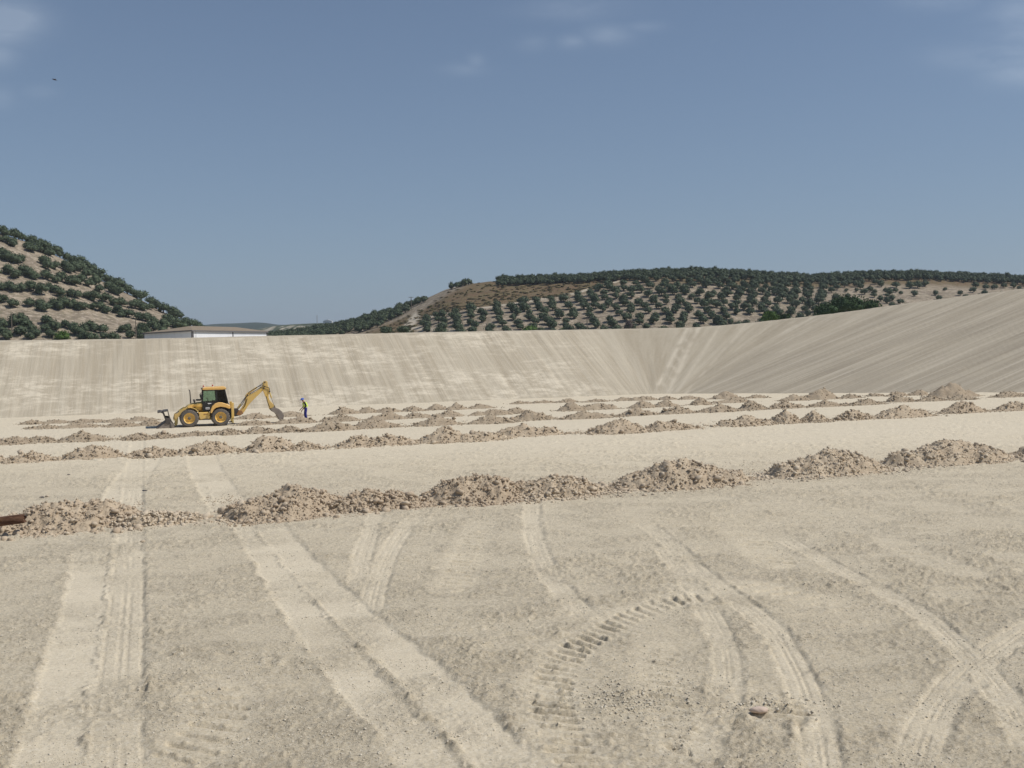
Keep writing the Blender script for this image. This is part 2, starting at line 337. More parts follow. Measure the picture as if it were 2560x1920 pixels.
# ------------------------------------------------------------------ far banks
CREST = [(-1400, 880), (-300, 858), (0, 855), (360, 850), (670, 843), (1100, 833), (1400, 827.5), (1600, 824.5), (1741, 821), (1872, 810), (2082, 787), (2291, 758), (2560, 724), (2900, 680), (3400, 610)]
BANK = {}
def make_bank():
    p0 = hit(0, 1046)[:2]; pc = hit(1635, 985)[:2]; pr = hit(2560, 981)[:2]
    d1 = (pc-p0)/np.linalg.norm(pc-p0); d2 = (pr-pc)/np.linalg.norm(pr-pc)
    L1 = np.linalg.norm(pc-p0)+75; L2 = np.linalg.norm(pr-pc)+45
    s = np.concatenate([np.linspace(-L1, -12, 620), np.linspace(-12, 12, 160)[1:], np.linspace(12, L2, 400)[1:]])
    # heading turns over an 8 m arc
    w = sstep(-3, 3, s); ang1, ang2 = math.atan2(d1[1], d1[0]), math.atan2(d2[1], d2[0])
    ang = ang1*(1-w)+ang2*w
    ds = np.gradient(s); px = np.cumsum(np.cos(ang)*ds); py = np.cumsum(np.sin(ang)*ds)
    ic = np.argmin(abs(s)); T = np.stack([px-px[ic]+pc[0], py-py[ic]+pc[1]], -1)
    T[:, 1] -= 1.0*np.exp(-(s/9)**2)*0
    n = np.stack([-np.sin(ang), np.cos(ang)], -1)
    cx, cy = np.array(CREST).T
    zt = np.full(len(s), 7.)
    for _ in range(40):
        P = T + n*(2.05*zt)[:, None]
        P3 = np.concatenate([P, zt[:, None]], 1); x, y = proj(P3)
        want = np.interp(x, cx, cy); v = P3-CAM; dep = v@FW
        zt = zt + (y-want)/F*dep*.6
        zt = np.clip(zt, 4, 26)
    zt = np.convolve(np.pad(zt, 12, 'edge'), np.ones(25)/25, 'valid')
    nv = 52; rows = []; uv = []; at1 = []; at2 = []
    sg = np.linspace(s[0]-60, s[-1]+5, 4000); kg = sstep(-.5, 5.5, sg)*1.22
    for j in range(nv):
        v = j/(nv-1); off = 2.05*zt*v; sl = v*zt*2.28
        us = s.copy()
        for _ in range(160): us = us - .12*(us + np.interp(us, sg, kg)*sl - s)
        P = T + n*off[:, None]
        rel = .05*fbm(us*.8, sl*.05, 61, 3) + .03*fbm(us*3., sl*.2, 62, 2) + .012*fbm(s*4, sl*4, 63, 2)
        z = zt*v + rel*(1 if 0 < j < nv-1 else .4)
        z = z - .25*np.exp(-(v/.03)**2)*0
        rows.append(np.concatenate([P - n*(rel*.5)[:, None], z[:, None]], 1)); uv.append(np.stack([us, sl], -1))
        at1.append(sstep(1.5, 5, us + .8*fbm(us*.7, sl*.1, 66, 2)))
        # machine tracks climbing the corner
        Q3 = np.stack([P[:, 0], P[:, 1], zt*v], -1); qx, qy = proj(Q3); vv = np.clip((985-qy)/155., 0, 1.1)
        xa = 1634+80*vv; xb = 1668+74*vv; tr = np.maximum(np.exp(-((qx-xa)/5.5)**2), .8*np.exp(-((qx-xb)/7)**2))
        rung = ((qx > xa) & (qx < xb))*(np.abs(np.sin(vv*22+(qx-xa)*.10)) > .86)*.5
        for q0, q1 in ((1690, 1790), (1712, 1850)): tr = np.maximum(tr, .45*np.exp(-((qx-q0-(q1-q0)*vv)/5)**2))
        at2.append(np.clip(np.maximum(tr, rung)*np.clip(.75+fbm(s*.9, sl*.7, 91, 2), .2, 1), 0, 1))
    for extra, dz in ((.5, .12), (2.2, .16), (4.4, .1), (5.0, -.2)):
        P = T + n*(2.05*zt+extra)[:, None]
        zz = zt + dz + .03*fbm(s*1.2, s*0+extra, 71, 3)
        rows.append(np.concatenate([P, zz[:, None]], 1)); uv.append(np.stack([s*1.3+extra*2, np.full(len(s), 40+extra*4)], -1)); at1.append(0*s); at2.append(0*s+.1)
    P = T + n*(2.05*zt + 5 + 2.0*(zt+1))[:, None]
    rows.append(np.concatenate([P, np.full((len(s), 1), -1.2)], 1)); uv.append(np.stack([s, np.full(len(s), 80.)], -1)); at1.append(0*s); at2.append(0*s)
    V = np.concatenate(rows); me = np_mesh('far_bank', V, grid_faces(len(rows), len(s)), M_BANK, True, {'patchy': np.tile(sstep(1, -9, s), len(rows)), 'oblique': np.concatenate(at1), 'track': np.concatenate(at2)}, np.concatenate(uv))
    tag(link('far_bank', me), 'high sloped earth bank of the basin with streaks down its face', kind='structure')
    BANK.update(s=s, T=T, n=n, zt=zt)
make_bank()
# ------------------------------------------------------------------ hills
def sil_z(px, sil, Z):
    """height that puts the ridge at the silhouette row seen in column px"""
    x, y = np.array(sil).T; py = np.interp(px, x, y)
    yh = 855 - .0165*(px-1280)
    return H + (yh-py)/F*Z
SIL_L = [(-900, 380), (-500, 420), (-250, 470), (-60, 548), (7, 582), (78, 606), (116, 621), (150, 640), (197, 663), (226, 675), (244, 693), (278, 710), (318, 731), (353, 746), (380, 762), (434, 790), (470, 810), (499, 822), (540, 845), (620, 880), (760, 900)]
SIL_R = [(420, 856), (520, 848), (600, 842), (660, 838), (740, 832), (800, 822), (850, 814), (900, 803), (940, 792), (980, 782), (1030, 762), (1080, 742), (1120, 724), (1160, 713), (1230, 704), (1330, 702), (1450, 697), (1560, 690), (1680, 684), (1760, 683), (1850, 688), (1950, 694), (2020, 698), (2100, 694), (2200, 689), (2300, 689), (2420, 694), (2560, 700), (2800, 705), (3300, 690)]
def hill_left(X, Y):
    px = 1280 + F*X/Y; Zr = 385 + 18*np.sin(px/140.) - .02*(px-200); Z0 = 288.
    zr = sil_z(px, SIL_L, Zr); t = (Y-Z0)/(Zr-Z0)
    up = np.where(t < 1, zr - (zr+.9)*(1-np.clip(t, 0, 1))**1.12, zr - (zr+.9)*sstep(0, 1.6, t-1)*.8)
    return up + .5*fbm(X*.06, Y*.06, 101, 3)*np.clip((up+.9)/10, 0, 1)*np.clip(np.abs(t-1)*6, .15, 1)
def hill_right(X, Y):
    px = 1280 + F*X/Y; Zr = 520 + 25*np.sin(px/330.) + 30*sstep(1000, 600, px); Z0 = 360.
    zr = sil_z(px, SIL_R, Zr); t = (Y-Z0)/(Zr-Z0)
    up = np.where(t < 1, zr - (zr+.9)*(1-np.clip(t, 0, 1))**1.22, zr - (zr+.9)*sstep(0, 1.8, t-1)*.7)
    return up + 1.1*fbm(X*.03, Y*.03, 111, 3)*np.clip((up+.9)/12, 0, 1)*np.clip(np.abs(t-1)*5, .1, 1)
def hill_hit(px, py, hf, Za, Zb):
    d = ray(px, py); d = d/d[1]; Ys = np.linspace(Za, Zb, 500)
    X = CAM[0]+d[0]*Ys; Zray = H+d[2]*Ys; g = hf(X, Ys)
    k = np.nonzero(Zray <= g)[0]
    if len(k): i = k[0]
    else: i = int(np.argmin((Zray-g)/Ys))
    return np.array([X[i], Ys[i], g[i]]), bool(len(k))
# the boundary between brown scrub and grove on the right hill (photo pixels)
GROVE_TOP = [(1030, 835), (1052, 803), (1074, 792), (1146, 780), (1260, 764), (1340, 752), (1440, 738), (1494, 722), (1560, 705), (1600, 700), (1700, 698), (2100, 706), (2560, 712), (3300, 700)]
SCRUB_LEFT = [(800, 850), (930, 830), (1000, 800), (1060, 775), (1120, 735), (1180, 706)]
def hill_material(name, right):
    t = MT(name, .95, .05); o = t.obj()
    n = t.noise(o, .12, 6, .65); f = t.noise(o, .7, 6, .7); st = t.noise(t.vec(o, (.25, .8, 1.5)), .6, 5, .6)
    c = t.mix(t.ramp(st, .44, .58), (.36, .298, .222), (.215, .178, .132))
    c = t.mix(t.ramp(n, .50, .60, 0, .8), c, (.21, .17, .13))
    c = t.mix(t.ramp(f, .53, .60, 0, .65), c, (.19, .17, .11))
    c = t.mix(t.ramp(f, .46, .38, 0, .65), c, (.52, .45, .35))
    if right:
        s = t.mix(t.ramp(n, .36, .62), (.165, .105, .065), (.165, .13, .07))
        s = t.mix(t.ramp(f, .5, .60, 0, .8), s, (.105, .095, .045))
        s = t.mix(t.ramp(st, .6, .75, 0, .5), s, (.32, .245, .16))
        c = t.mix(t.math('MULTIPLY', t.attr('scrub'), .92), c, s)
        c = t.mix(t.attr('path'), c, (.50, .44, .345))
    t.col(c); t.bump(f, .8, .5); return t.m
M_HL, M_HR = hill_material('left_hill_soil', False), hill_material('right_hill_soil', True)
def fan(a0, a1, na, Z):
    A, ZZ = np.meshgrid(np.linspace(a0, a1, na), Z); return A*ZZ, ZZ
X, Y = fan(-1.15, -.2, 260, np.linspace(286, 560, 130)); z = hill_left(X, Y)
tag(link('left_hill', np_mesh('left_hill', np.stack([X, Y, z], -1).reshape(-1, 3), grid_faces(*X.shape), M_HL, True)), 'steep pale hillside planted with olive trees', kind='structure')
X, Y = fan(-.36, .95, 520, np.linspace(358, 760, 150)); z = hill_right(X, Y)
px, py = proj(np.stack([X, Y, z], -1))
gt = np.interp(px, *np.array(GROVE_TOP).T); slx = np.interp(py, np.array(SCRUB_LEFT).T[1][::-1], np.array(SCRUB_LEFT).T[0][::-1])
nz = fbm(X*.05, Y*.05, 5, 3)
scrub = sstep(4, -4, py-gt + nz*6)*sstep(-16, 12, px-slx+nz*12)
scrub = np.maximum(scrub, sstep(1010, 950, px+nz*30)*.35)
redband = sstep(1560, 1700, px)*(1-sstep(708, 722, py+nz*10)); scrub = np.maximum(scrub, redband)
path = np.zeros(X.shape)
for pts, wd in (([(1040, 792), (1028, 806), (1020, 818)], 11), ([(1030, 818), (1060, 822), (1100, 824), (1160, 830)], 3.2), ([(1054, 800), (1090, 786), (1146, 777), (1260, 762), (1340, 750), (1440, 733), (1494, 716), (1560, 700)], 2.2), ([(900, 828), (915, 815), (935, 806)], 4)):
    D, _, _ = dist_poly(px, py, pts); path = np.maximum(path, 1-sstep(wd*.6, wd*1.3, D+nz*2))
tag(link('right_hill', np_mesh('right_hill', np.stack([X, Y, z], -1).reshape(-1, 3), grid_faces(*X.shape), M_HR, True, {'scrub': scrub, 'path': path})), 'long low hill with olive groves and brown scrub', kind='structure')
# distant hills
def far_hill_mat(name, base, dots):
    t = MT(name, .95, .05); o = t.obj(); n = t.noise(o, .012, 5, .6); v = t.vor(t.vec(o, (1, .7, 1)), .11)
    c = t.mix(t.ramp(n, .4, .62), base, tuple(x*.6 for x in base))
    st = t.ramp(t.noise(t.vec(o, (.085, .012, .02), (0, 0, .35)), 1, 2), .44, .52)
    c = t.mix(t.math('MULTIPLY', t.attr('bare'), st), c, (.50, .44, .34))
    c = t.mix(t.math('MULTIPLY', t.ramp(v, .5, .32), dots), c, (.06, .075, .045)); t.col(c); return t.m
def far_hill(name, sil, Z0, Zr, Z1, mat, label, bare_px=None):
    X, Y = fan((sil[0][0]-1280)/F, (sil[-1][0]-1280)/F, 240, np.linspace(Z0, Z1, 60)); px = 1280+F*X/Y
    zr = sil_z(px, sil, Zr); t = (Y-Z0)/(Zr-Z0)
    z = np.where(t < 1, zr-(zr+.9)*(1-np.clip(t, 0, 1))**1.3, zr-(zr+.9)*sstep(0, 2.5, t-1)) + 1.5*fbm(X*.01, Y*.01, 7, 3)*np.clip(np.abs(t-1)*4, 0, 1)
    qx, qy = proj(np.stack([X, Y, z], -1)); bare = np.zeros(X.shape)
    if bare_px: bare = np.exp(-((qx-bare_px[0])/bare_px[2])**4 - ((qy-bare_px[1]-.0*(qx-bare_px[0]))/bare_px[3])**4)
    tag(link(name, np_mesh(name, np.stack([X, Y, z], -1).reshape(-1, 3), grid_faces(*X.shape), mat, True, {'bare': bare})), label, kind='structure')
far_hill('distant_hills', [(-200, 845), (300, 830), (480, 816), (540, 810), (600, 808), (640, 806), (665, 807), (700, 812), (740, 812), (800, 808), (860, 804), (950, 803), (1100, 800), (1500, 815), (2600, 800)], 1900, 2900, 3600, far_hill_mat('distant_hill_soil', (.055, .075, .05), .5), 'blue hazy hills on the horizon')
far_hill('striped_hill', [(420, 868), (560, 842), (620, 832), (680, 816), (730, 811), (790, 808), (850, 807), (950, 806), (1100, 812), (1300, 840)], 1050, 1400, 1700, far_hill_mat('striped_hill_soil', (.075, .09, .05), .8), 'far hill with striped pale planting rows', (715, 823, 62, 9))
# ------------------------------------------------------------------ trees
def leaf_mat(name, c1, c2, c3):
    t = MT(name, .75, .25); o = t.obj(); n = t.noise(o, 1.1, 3); f = t.noise(o, 4, 2)
    c = t.mix(t.ramp(n, .38, .64), c1, c2); c = t.mix(t.ramp(f, .55, .75, 0, .6), c, c3)
    c = t.mix(t.ramp(t.rnd(), 0, 1, 0, .35), c, tuple(x*.6 for x in c1)); t.col(c); return t.m
M_OLIVE = leaf_mat('olive_leaves', (.066, .092, .048), (.104, .134, .074), (.15, .175, .115))
M_GREEN = leaf_mat('bright_leaves', (.075, .14, .025), (.11, .19, .035), (.16, .25, .06))
M_DKGREEN = leaf_mat('dark_green_leaves', (.03, .065, .018), (.05, .095, .026), (.09, .14, .045))
M_DRYTWIG = leaf_mat('dry_twigs', (.13, .10, .085), (.17, .135, .115), (.2, .17, .14))
t = MT('bark', .95, .1); t.col(t.mix(t.noise(t.obj(), 6), (.12, .10, .08), (.22, .19, .15))); M_BARK = t.m
def crown_arrays(seed, w=4.4, hh=3.3, z0=.9, nl=420, leaf=.34, lobes=7):
    r = np.random.default_rng(seed); V = []; Fc = []
    C = []
    for k in range(lobes):
        a = k/lobes*2*math.pi + r.uniform(-.5, .5); q = r.uniform(.15, .62)*w*.5
        C.append((q*math.cos(a), q*math.sin(a), z0 + hh*r.uniform(.26, .62), r.uniform(.24, .36)*w, r.uniform(.20, .30)*hh*1.25))
    C.append((0, 0, z0+hh*.55, .36*w, .40*hh))
    C = np.array(C)
    # inner dark cores (low poly) so that no sky shows through the middle
    bm = bmesh.new(); bmesh.ops.create_icosphere(bm, subdivisions=1, radius=1); bv = np.array([v.co[:] for v in bm.verts]); bf = np.array([[v.index for v in f.verts] for f in bm.faces]); bm.free()
    for c in C:
        n0 = sum(len(v) for v in V); j = bv*(1+r.uniform(-.22, .18, (len(bv), 1)))
        V.append(j*np.array([c[3], c[3], c[4]])*.74 + c[:3]); Fc.append(bf+n0)
    n0 = sum(len(v) for v in V)
    k = r.integers(0, len(C), nl); d = r.normal(size=(nl, 3)); d /= np.linalg.norm(d, axis=1)[:, None]
    d[:, 2] = np.where(d[:, 2] < -.55, -d[:, 2], d[:, 2])
    P = C[k, :3] + d*np.stack([C[k, 3], C[k, 3], C[k, 4]], -1)*r.uniform(.72, 1.12, (nl, 1))
    u = r.normal(size=(nl, 3)); u /= np.linalg.norm(u, axis=1)[:, None]; v = np.cross(u, r.normal(size=(nl, 3))); v /= np.linalg.norm(v, axis=1)[:, None]
    s = leaf*r.uniform(.6, 1.35, (nl, 1)); q = np.stack([P-u*s*.7, P+v*s*.45, P+u*s*.8, P-v*s*.45], 1).reshape(-1, 3)
    V.append(q); b = n0 + np.arange(nl)*4; Fc.append(np.stack([b, b+1, b+2], -1)); Fc.append(np.stack([b, b+2, b+3], -1))
    return np.concatenate(V), np.concatenate(Fc)
def tube_arrays(segs, n=6):
    V = []; Fc = []
    for path in segs:
        base = sum(len(v) for v in V); P = [np.array(p[:3], float) for p in path]; R = [p[3] for p in path]
        for i, p in enumerate(P):
            d = P[min(i+1, len(P)-1)]-P[max(i-1, 0)]; d /= np.linalg.norm(d)
            a = np.cross(d, [0, 0, 1.] if abs(d[2]) < .9 else [1., 0, 0]); a /= np.linalg.norm(a); b = np.cross(d, a)
            V.append(np.array([p + R[i]*(math.cos(k*2*math.pi/n)*a+math.sin(k*2*math.pi/n)*b) for k in range(n)]))
        for i in range(len(P)-1):
            for k in range(n):
                q = base+i*n; Fc.append((q+k, q+(k+1) % n, q+n+(k+1) % n, q+n+k))
        for i, rev in ((0, True), (len(P)-1, False)):
            q = base+i*n; cap = [(q, q+2, q+1, q+1) if 0 else None]
    return np.concatenate(V), np.array(Fc)
def trunk_arrays(seed, s=1.0):
    r = random.Random(seed); S_ = [[(0, 0, -.4, .30*s), (.03, .02, .5*s, .22*s), (0, .05, 1.1*s, .19*s)]]
    for k in range(3):
        a = k*2.1+r.random(); S_.append([(0, .04, .8*s, .15*s), (.35*s*math.cos(a), .35*s*math.sin(a), 1.5*s, .11*s), (.9*s*math.cos(a), .9*s*math.sin(a), 2.3*s, .06*s)])
    return tube_arrays(S_)
OLIVE = []
for k in range(7):
    cv, cf = crown_arrays(100+k, w=random.uniform(4.6, 5.4), hh=random.uniform(3.8, 4.6), z0=.15)
    tv, tf = trunk_arrays(k)
    OLIVE.append((np_mesh('olive_crown', cv, cf, M_OLIVE), np_mesh('olive_trunk', tv, tf, M_BARK), cv, cf, tv, tf))
ORD = ['first', 'second', 'third', 'fourth', 'fifth', 'sixth', 'seventh', 'eighth', 'ninth', 'tenth', 'eleventh', 'twelfth', 'thirteenth', 'fourteenth', 'fifteenth', 'sixteenth', 'seventeenth', 'eighteenth', 'nineteenth', 'twentieth']
TENS = {20: 'twenty', 30: 'thirty', 40: 'forty', 50: 'fifty', 60: 'sixty', 70: 'seventy', 80: 'eighty'}
TENTH = {30: 'thirtieth', 40: 'fortieth', 50: 'fiftieth', 60: 'sixtieth', 70: 'seventieth', 80: 'eightieth'}
def ordw(n):
    if n <= 20: return ORD[n-1]
    if n % 10 == 0: return TENTH[n]
    return TENS[n//10*10] + '-' + ORD[n % 10-1]
def place_tree(P, s, k, label, group, cat='olive tree', name='olive_tree'):
    e = link(name, None); e.location = P; e.rotation_euler = (0, 0, random.uniform(0, 6.28)); e.scale = (s, s, s*random.uniform(.9, 1.1)); e.empty_display_size = .5
    tag(e, label, cat, group)
    link('crown', OLIVE[k][0], e); link('trunk', OLIVE[k][1], e)
    return e
# left hill: crown centres read off the photograph, row by row
c4 = lambda l: [(x*.1808, 560+y*.1808) for x, y in l]
c2 = lambda l: [(x*.3617, 540+y*.3617) for x, y in l]
LEFT_ROWS = [
 ('on the skyline of the left hill', c4([(-60, 20), (40, 60), (75, 110), (200, 140), (260, 150), (310, 170), (430, 190), (470, 230), (570, 240), (640, 270), (750, 340), (830, 370), (930, 420), (1010, 470), (1090, 500), (1180, 520), (1250, 560), (1310, 620), (1350, 680), (1475, 710), (1540, 760), (1610, 790), (1660, 830), (1760, 880), (1850, 920), (1950, 960)])+c2([(1050, 580), (1085, 612), (1130, 640), (1200, 660), (1230, 685), (1285, 718), (1335, 742), (1378, 752)])),
 ('in the row under the skyline of the left hill', c4([(-40, 180), (90, 210), (190, 260), (390, 280), (440, 330), (560, 330), (650, 370), (690, 385)])),
 ('in the upper row of the left hill', c4([(-60, 380), (30, 400), (110, 460), (210, 490), (280, 480), (620, 510), (660, 570), (760, 570), (900, 570), (960, 620), (1030, 610), (1100, 600), (1200, 680), (1290, 660), (1370, 700)])),
 ('in the upper middle row of the left hill', c4([(-50, 650), (110, 640), (220, 700), (330, 650), (420, 690), (480, 710), (650, 720), (780, 760), (860, 740), (960, 780), (1020, 790), (1110, 770), (1230, 810), (1320, 790)])),
 ('in the middle row of the left hill', c4([(30, 860), (130, 870), (210, 890), (290, 880), (420, 870), (570, 920), (680, 860), (760, 900), (840, 950), (1380, 880), (1500, 840), (1560, 900), (1640, 930)])),
 ('in the lower middle row of the left hill', c4([(-50, 1020), (40, 1030), (180, 1100), (420, 1090), (560, 1080), (610, 1150), (990, 950), (1080, 970), (1210, 970), (1300, 1020), (1450, 1020), (1580, 1070), (1680, 1080), (1870, 1110), (1980, 1140)])+c2([(960, 600), (1000, 625), (1045, 620)])),
 ('in the lower row of the left hill', c4([(740, 1100), (820, 1130), (900, 1110), (1010, 1110), (1100, 1140), (1180, 1120), (1290, 1130), (1400, 1150), (1480, 1180), (1620, 1180), (1690, 1230), (1780, 1230), (1910, 1260)])+c2([(1010, 700), (1060, 712), (1165, 710), (1195, 738), (1130, 760)])),
 ('in the row above the foot of the left hill', c4([(-40, 1350), (40, 1380), (190, 1360), (290, 1330), (370, 1370), (440, 1420), (640, 1330), (640, 1430), (750, 1420), (900, 1380), (1010, 1400), (1060, 1480), (1160, 1450), (1240, 1390), (1310, 1430), (1430, 1450), (1690, 1440), (1770, 1430), (1960, 1450)])+c2([(975, 785), (1020, 792), (1060, 770), (1240, 760), (1290, 758)])),
 ('at the foot of the left hill', c4([(20, 1470), (110, 1540), (290, 1480), (420, 1540), (500, 1510), (700, 1510), (1160, 1540), (1270, 1570), (1450, 1540), (1570, 1560), (1810, 1530), (1950, 1550)])+c2([(1130, 800)])),
]
count_ind = 0
def do_left():
    global count_ind
    for where, pts in LEFT_ROWS:
        pts = sorted(pts)
        for i, (x, y) in enumerate(pts):
            P, ok = hill_hit(x, y+11, hill_left, 289, 460)
            s = random.uniform(.72, 1.04)*(P[1]/345)
            P = P - np.array([0, 0, .1]); k = random.randrange(7)
            place_tree(P, s, k, f'olive tree {where}, {ordw(i+1)} from the left', 'olive trees on the left hillside'); count_ind += 1
do_left()
# right hill: planted in rows across the slope; the skyline row is a close hedge of crowns
def in_frame(px): return -40 < px < 2600
RT_TREES = []      # (P, scale, rowname)
def do_right():
    r = random.Random(5)
    th = math.radians(6)
    for j in range(0, 28):
        for i in range(-40, 90):
            gx = i*6.1 + (j % 2)*.8; gy = j*7.0
            X = gx*math.cos(th) - gy*math.sin(th) + r.uniform(-1.1, 1.1); Y = 368 + gx*math.sin(th)*.35 + gy + r.uniform(-1.2, 1.2)
            z = float(hill_right(np.array(X), np.array(Y))); px, py = proj((X, Y, z))
            if not in_frame(px) or Y > 530: continue
            top = np.interp(px, *np.array(GROVE_TOP).T)
            crest = np.interp(px, *np.array(CREST).T)
            if py-24 > crest: continue
            if px > 1050:
                if py < top+3: continue
                if 2080 < px < 2560 and r.random() < sstep(2040, 2200, px)*.55: continue
                if r.random() < .07: continue
                row = j
            elif px < np.interp(py, np.array(SCRUB_LEFT).T[1][::-1], np.array(SCRUB_LEFT).T[0][::-1])-20 and px < 1000:
                if r.random() < .12: continue
                row = j
            else: continue
            sc = r.uniform(.70, 1.06)
            if 2100 < px and py > 725: sc *= r.uniform(.55, .95)
            RT_TREES.append(((X, Y, z), sc, row))
            if px < 1000 and r.random() < .85:
                X2, Y2 = X+r.uniform(3, 5), Y+r.uniform(-3, 3); RT_TREES.append(((X2, Y2, float(hill_right(np.array(X2), np.array(Y2)))), sc*.85, row))
do_right()
SKY = []
def do_sky():
    r = random.Random(9); x = 640.
    while x < 2600:
        dens = 8 if (x > 1240 or x < 1170) else 30
        x += dens*r.uniform(.75, 1.3)
        if 1060 < x < 1125 or 1190 < x < 1238: continue
        y = np.interp(x, *np.array(SIL_R).T)
        n = 3 if x > 1240 else (2 if x < 1060 else 1)
        for q in range(n):
            P, ok = hill_hit(x+r.uniform(-5, 5), y + 1.0 + q*r.uniform(3, 6), hill_right, 362, 640)
            SKY.append((P, r.uniform(.75, 1.0) * (.82 if x < 1060 else .95)))
do_sky()
def finish_right():
    global count_ind
    budget = 300-count_ind
    # largest = nearest; group rows for the labels
    cand = sorted(RT_TREES, key=lambda t: t[0][1]/t[1])[:budget]
    ids = set(id(c) for c in cand)
    rows = {}
    for c in cand: rows.setdefault(c[2], []).append(c)
    for n, (j, lst) in enumerate(sorted(rows.items())):
        lst.sort(key=lambda c: proj(c[0])[0])
        for i, (P, s, _) in enumerate(lst):
            place_tree((P[0], P[1], P[2]-.1), s, random.randrange(7), f'olive tree in the {ordw(n+1)} row of the right hill grove, {ordw(i+1)} from the left', 'olive trees in the grove on the right hill')
    VV = []; FF = []; n = 0; TV = []; TF = []; m = 0
    for P, s in [(c[0], c[1]) for c in RT_TREES if id(c) not in ids] + SKY:
        o = OLIVE[random.randrange(7)]; a = random.uniform(0, 6.28); ca, sa = math.cos(a), math.sin(a)
        R = np.array([[ca, sa, 0], [-sa, ca, 0], [0, 0, 1]])*s
        VV.append(o[2]@R + np.array(P)); FF.append(o[3]+n); n += len(o[2])
        TV.append(o[4]@R + np.array(P)); TF.append(o[5]+m); m += len(o[4])
    g = link('olive_grove', np_mesh('olive_grove', np.concatenate(VV), np.concatenate(FF), M_OLIVE))
    tag(g, 'dense far rows of olive trees on the upper right hill and its skyline', 'olive grove', kind='stuff')
    link('trunks', np_mesh('trunks', np.concatenate(TV), np.concatenate(TF), M_BARK), g)['kind'] = 'stuff'
    print('trees: individual', 300, 'stuff', len(VV))
finish_right()
# shrubs and broadleaf trees
def bush(px, py, hf, Z, w, hh, mat, label, cat='bush', name='bush', z0=-.1, nl=900, leaf=.3, group=None, lobes=9, trunk=False):
    if hf: P, _ = hill_hit(px, py, hf, *Z)
    else:
        P = CAM + ray(px, py)/ray(px, py)[1]*Z; 
    cv, cf = crown_arrays(int(px*7+py), w, hh, z0, nl, leaf, lobes)
    e = link(name, None); e.location = P; tag(e, label, cat, group)
    link('crown', np_mesh('crown', cv, cf, mat), e)
    tv, tf = trunk_arrays(int(px), s=max(.3, hh/4.2)); link('trunk', np_mesh('trunk', tv, tf, M_BARK), e)
    return e
bush(155, 852, hill_left, (289, 400), 5.2, 3.4, M_GREEN, 'bright green round bush at the foot of the left hill')
bush(1323, 834, hill_right, (362, 500), 6.5, 3.6, M_GREEN, 'bright green bush behind the middle of the bank')
bush(2118, 792, None, 240, 9.5, 5.2, M_DKGREEN, 'large dark green broadleaf tree behind the right bank', 'tree', 'broadleaf_tree', .4, 2600, .32, lobes=14)
bush(2170, 790, None, 246, 6.0, 3.6, M_DKGREEN, 'smaller dark green tree at the right of the large one', 'tree', 'broadleaf_tree', .4, 1400, .3)
bush(2060, 796, None, 236, 5.6, 3.2, M_DKGREEN, 'dark green shrub leaning at the left of the large tree', 'tree', 'broadleaf_tree', .2, 1200, .3)
bush(1925, 806, None, 250, 5.2, 2.9, M_GREEN, 'yellow-green bush behind the bank left of the large tree', nl=1300)
bush(1960, 806, None, 262, 4.0, 2.4, M_DKGREEN, 'low dark green bush between the yellow-green bush and the large tree')
bush(1573, 826, hill_right, (362, 500), 4.6, 4.4, M_DRYTWIG, 'bare purplish brown thorn bush below the grove')
bush(1410, 832, hill_right, (362, 500), 4.0, 2.2, M_GREEN, 'low yellowish green bush in the lowest grove row')
bush(1010, 833, None, 330, 5, 2.6, M_OLIVE, 'round grey-green bush by the foot of the dirt path')
bush(1100, 832, None, 330, 4.5, 2.4, M_OLIVE, 'round grey-green bush at the right of the dirt path')
bush(965, 834, None, 330, 5, 2.6, M_OLIVE, 'broad grey-green bush left of the dirt path')
# dry scrub tufts on the brown slope (nobody could count them)
def scrub_tufts():
    r = random.Random(3); VV = []; FF = []; n = 0; made = 0
    proto = [crown_arrays(900+k, 1.6, .9, -.15, 46, .22, 3) for k in range(4)]
    while made < 420:
        px, py = r.uniform(820, 1560), r.uniform(700, 838)
        gt = np.interp(px, *np.array(GROVE_TOP).T); sx = np.interp(py, np.array(SCRUB_LEFT).T[1][::-1], np.array(SCRUB_LEFT).T[0][::-1])
        if px < sx-5 or py > gt-2: 
            made += .02; continue
        P, ok = hill_hit(px, py, hill_right, 362, 560)
        made += 1
        if not ok: continue
        cv, cf = proto[r.randrange(4)]; VV.append(cv*np.array([r.uniform(.5, 2.4), r.uniform(.5, 2.0), r.uniform(.3, 1.1)])+P); FF.append(cf+n); n += len(cv)
    t = MT('scrub_leaves', .9, .05); t.col(t.mix(t.ramp(t.noise(t.obj(), .25, 3), .35, .65), (.20, .16, .09), (.14, .135, .065)))
    tag(link('scrub', np_mesh('scrub', np.concatenate(VV), np.concatenate(FF), t.m)), 'low dry scrub on the brown slope of the right hill', 'scrub', kind='stuff')
scrub_tufts()
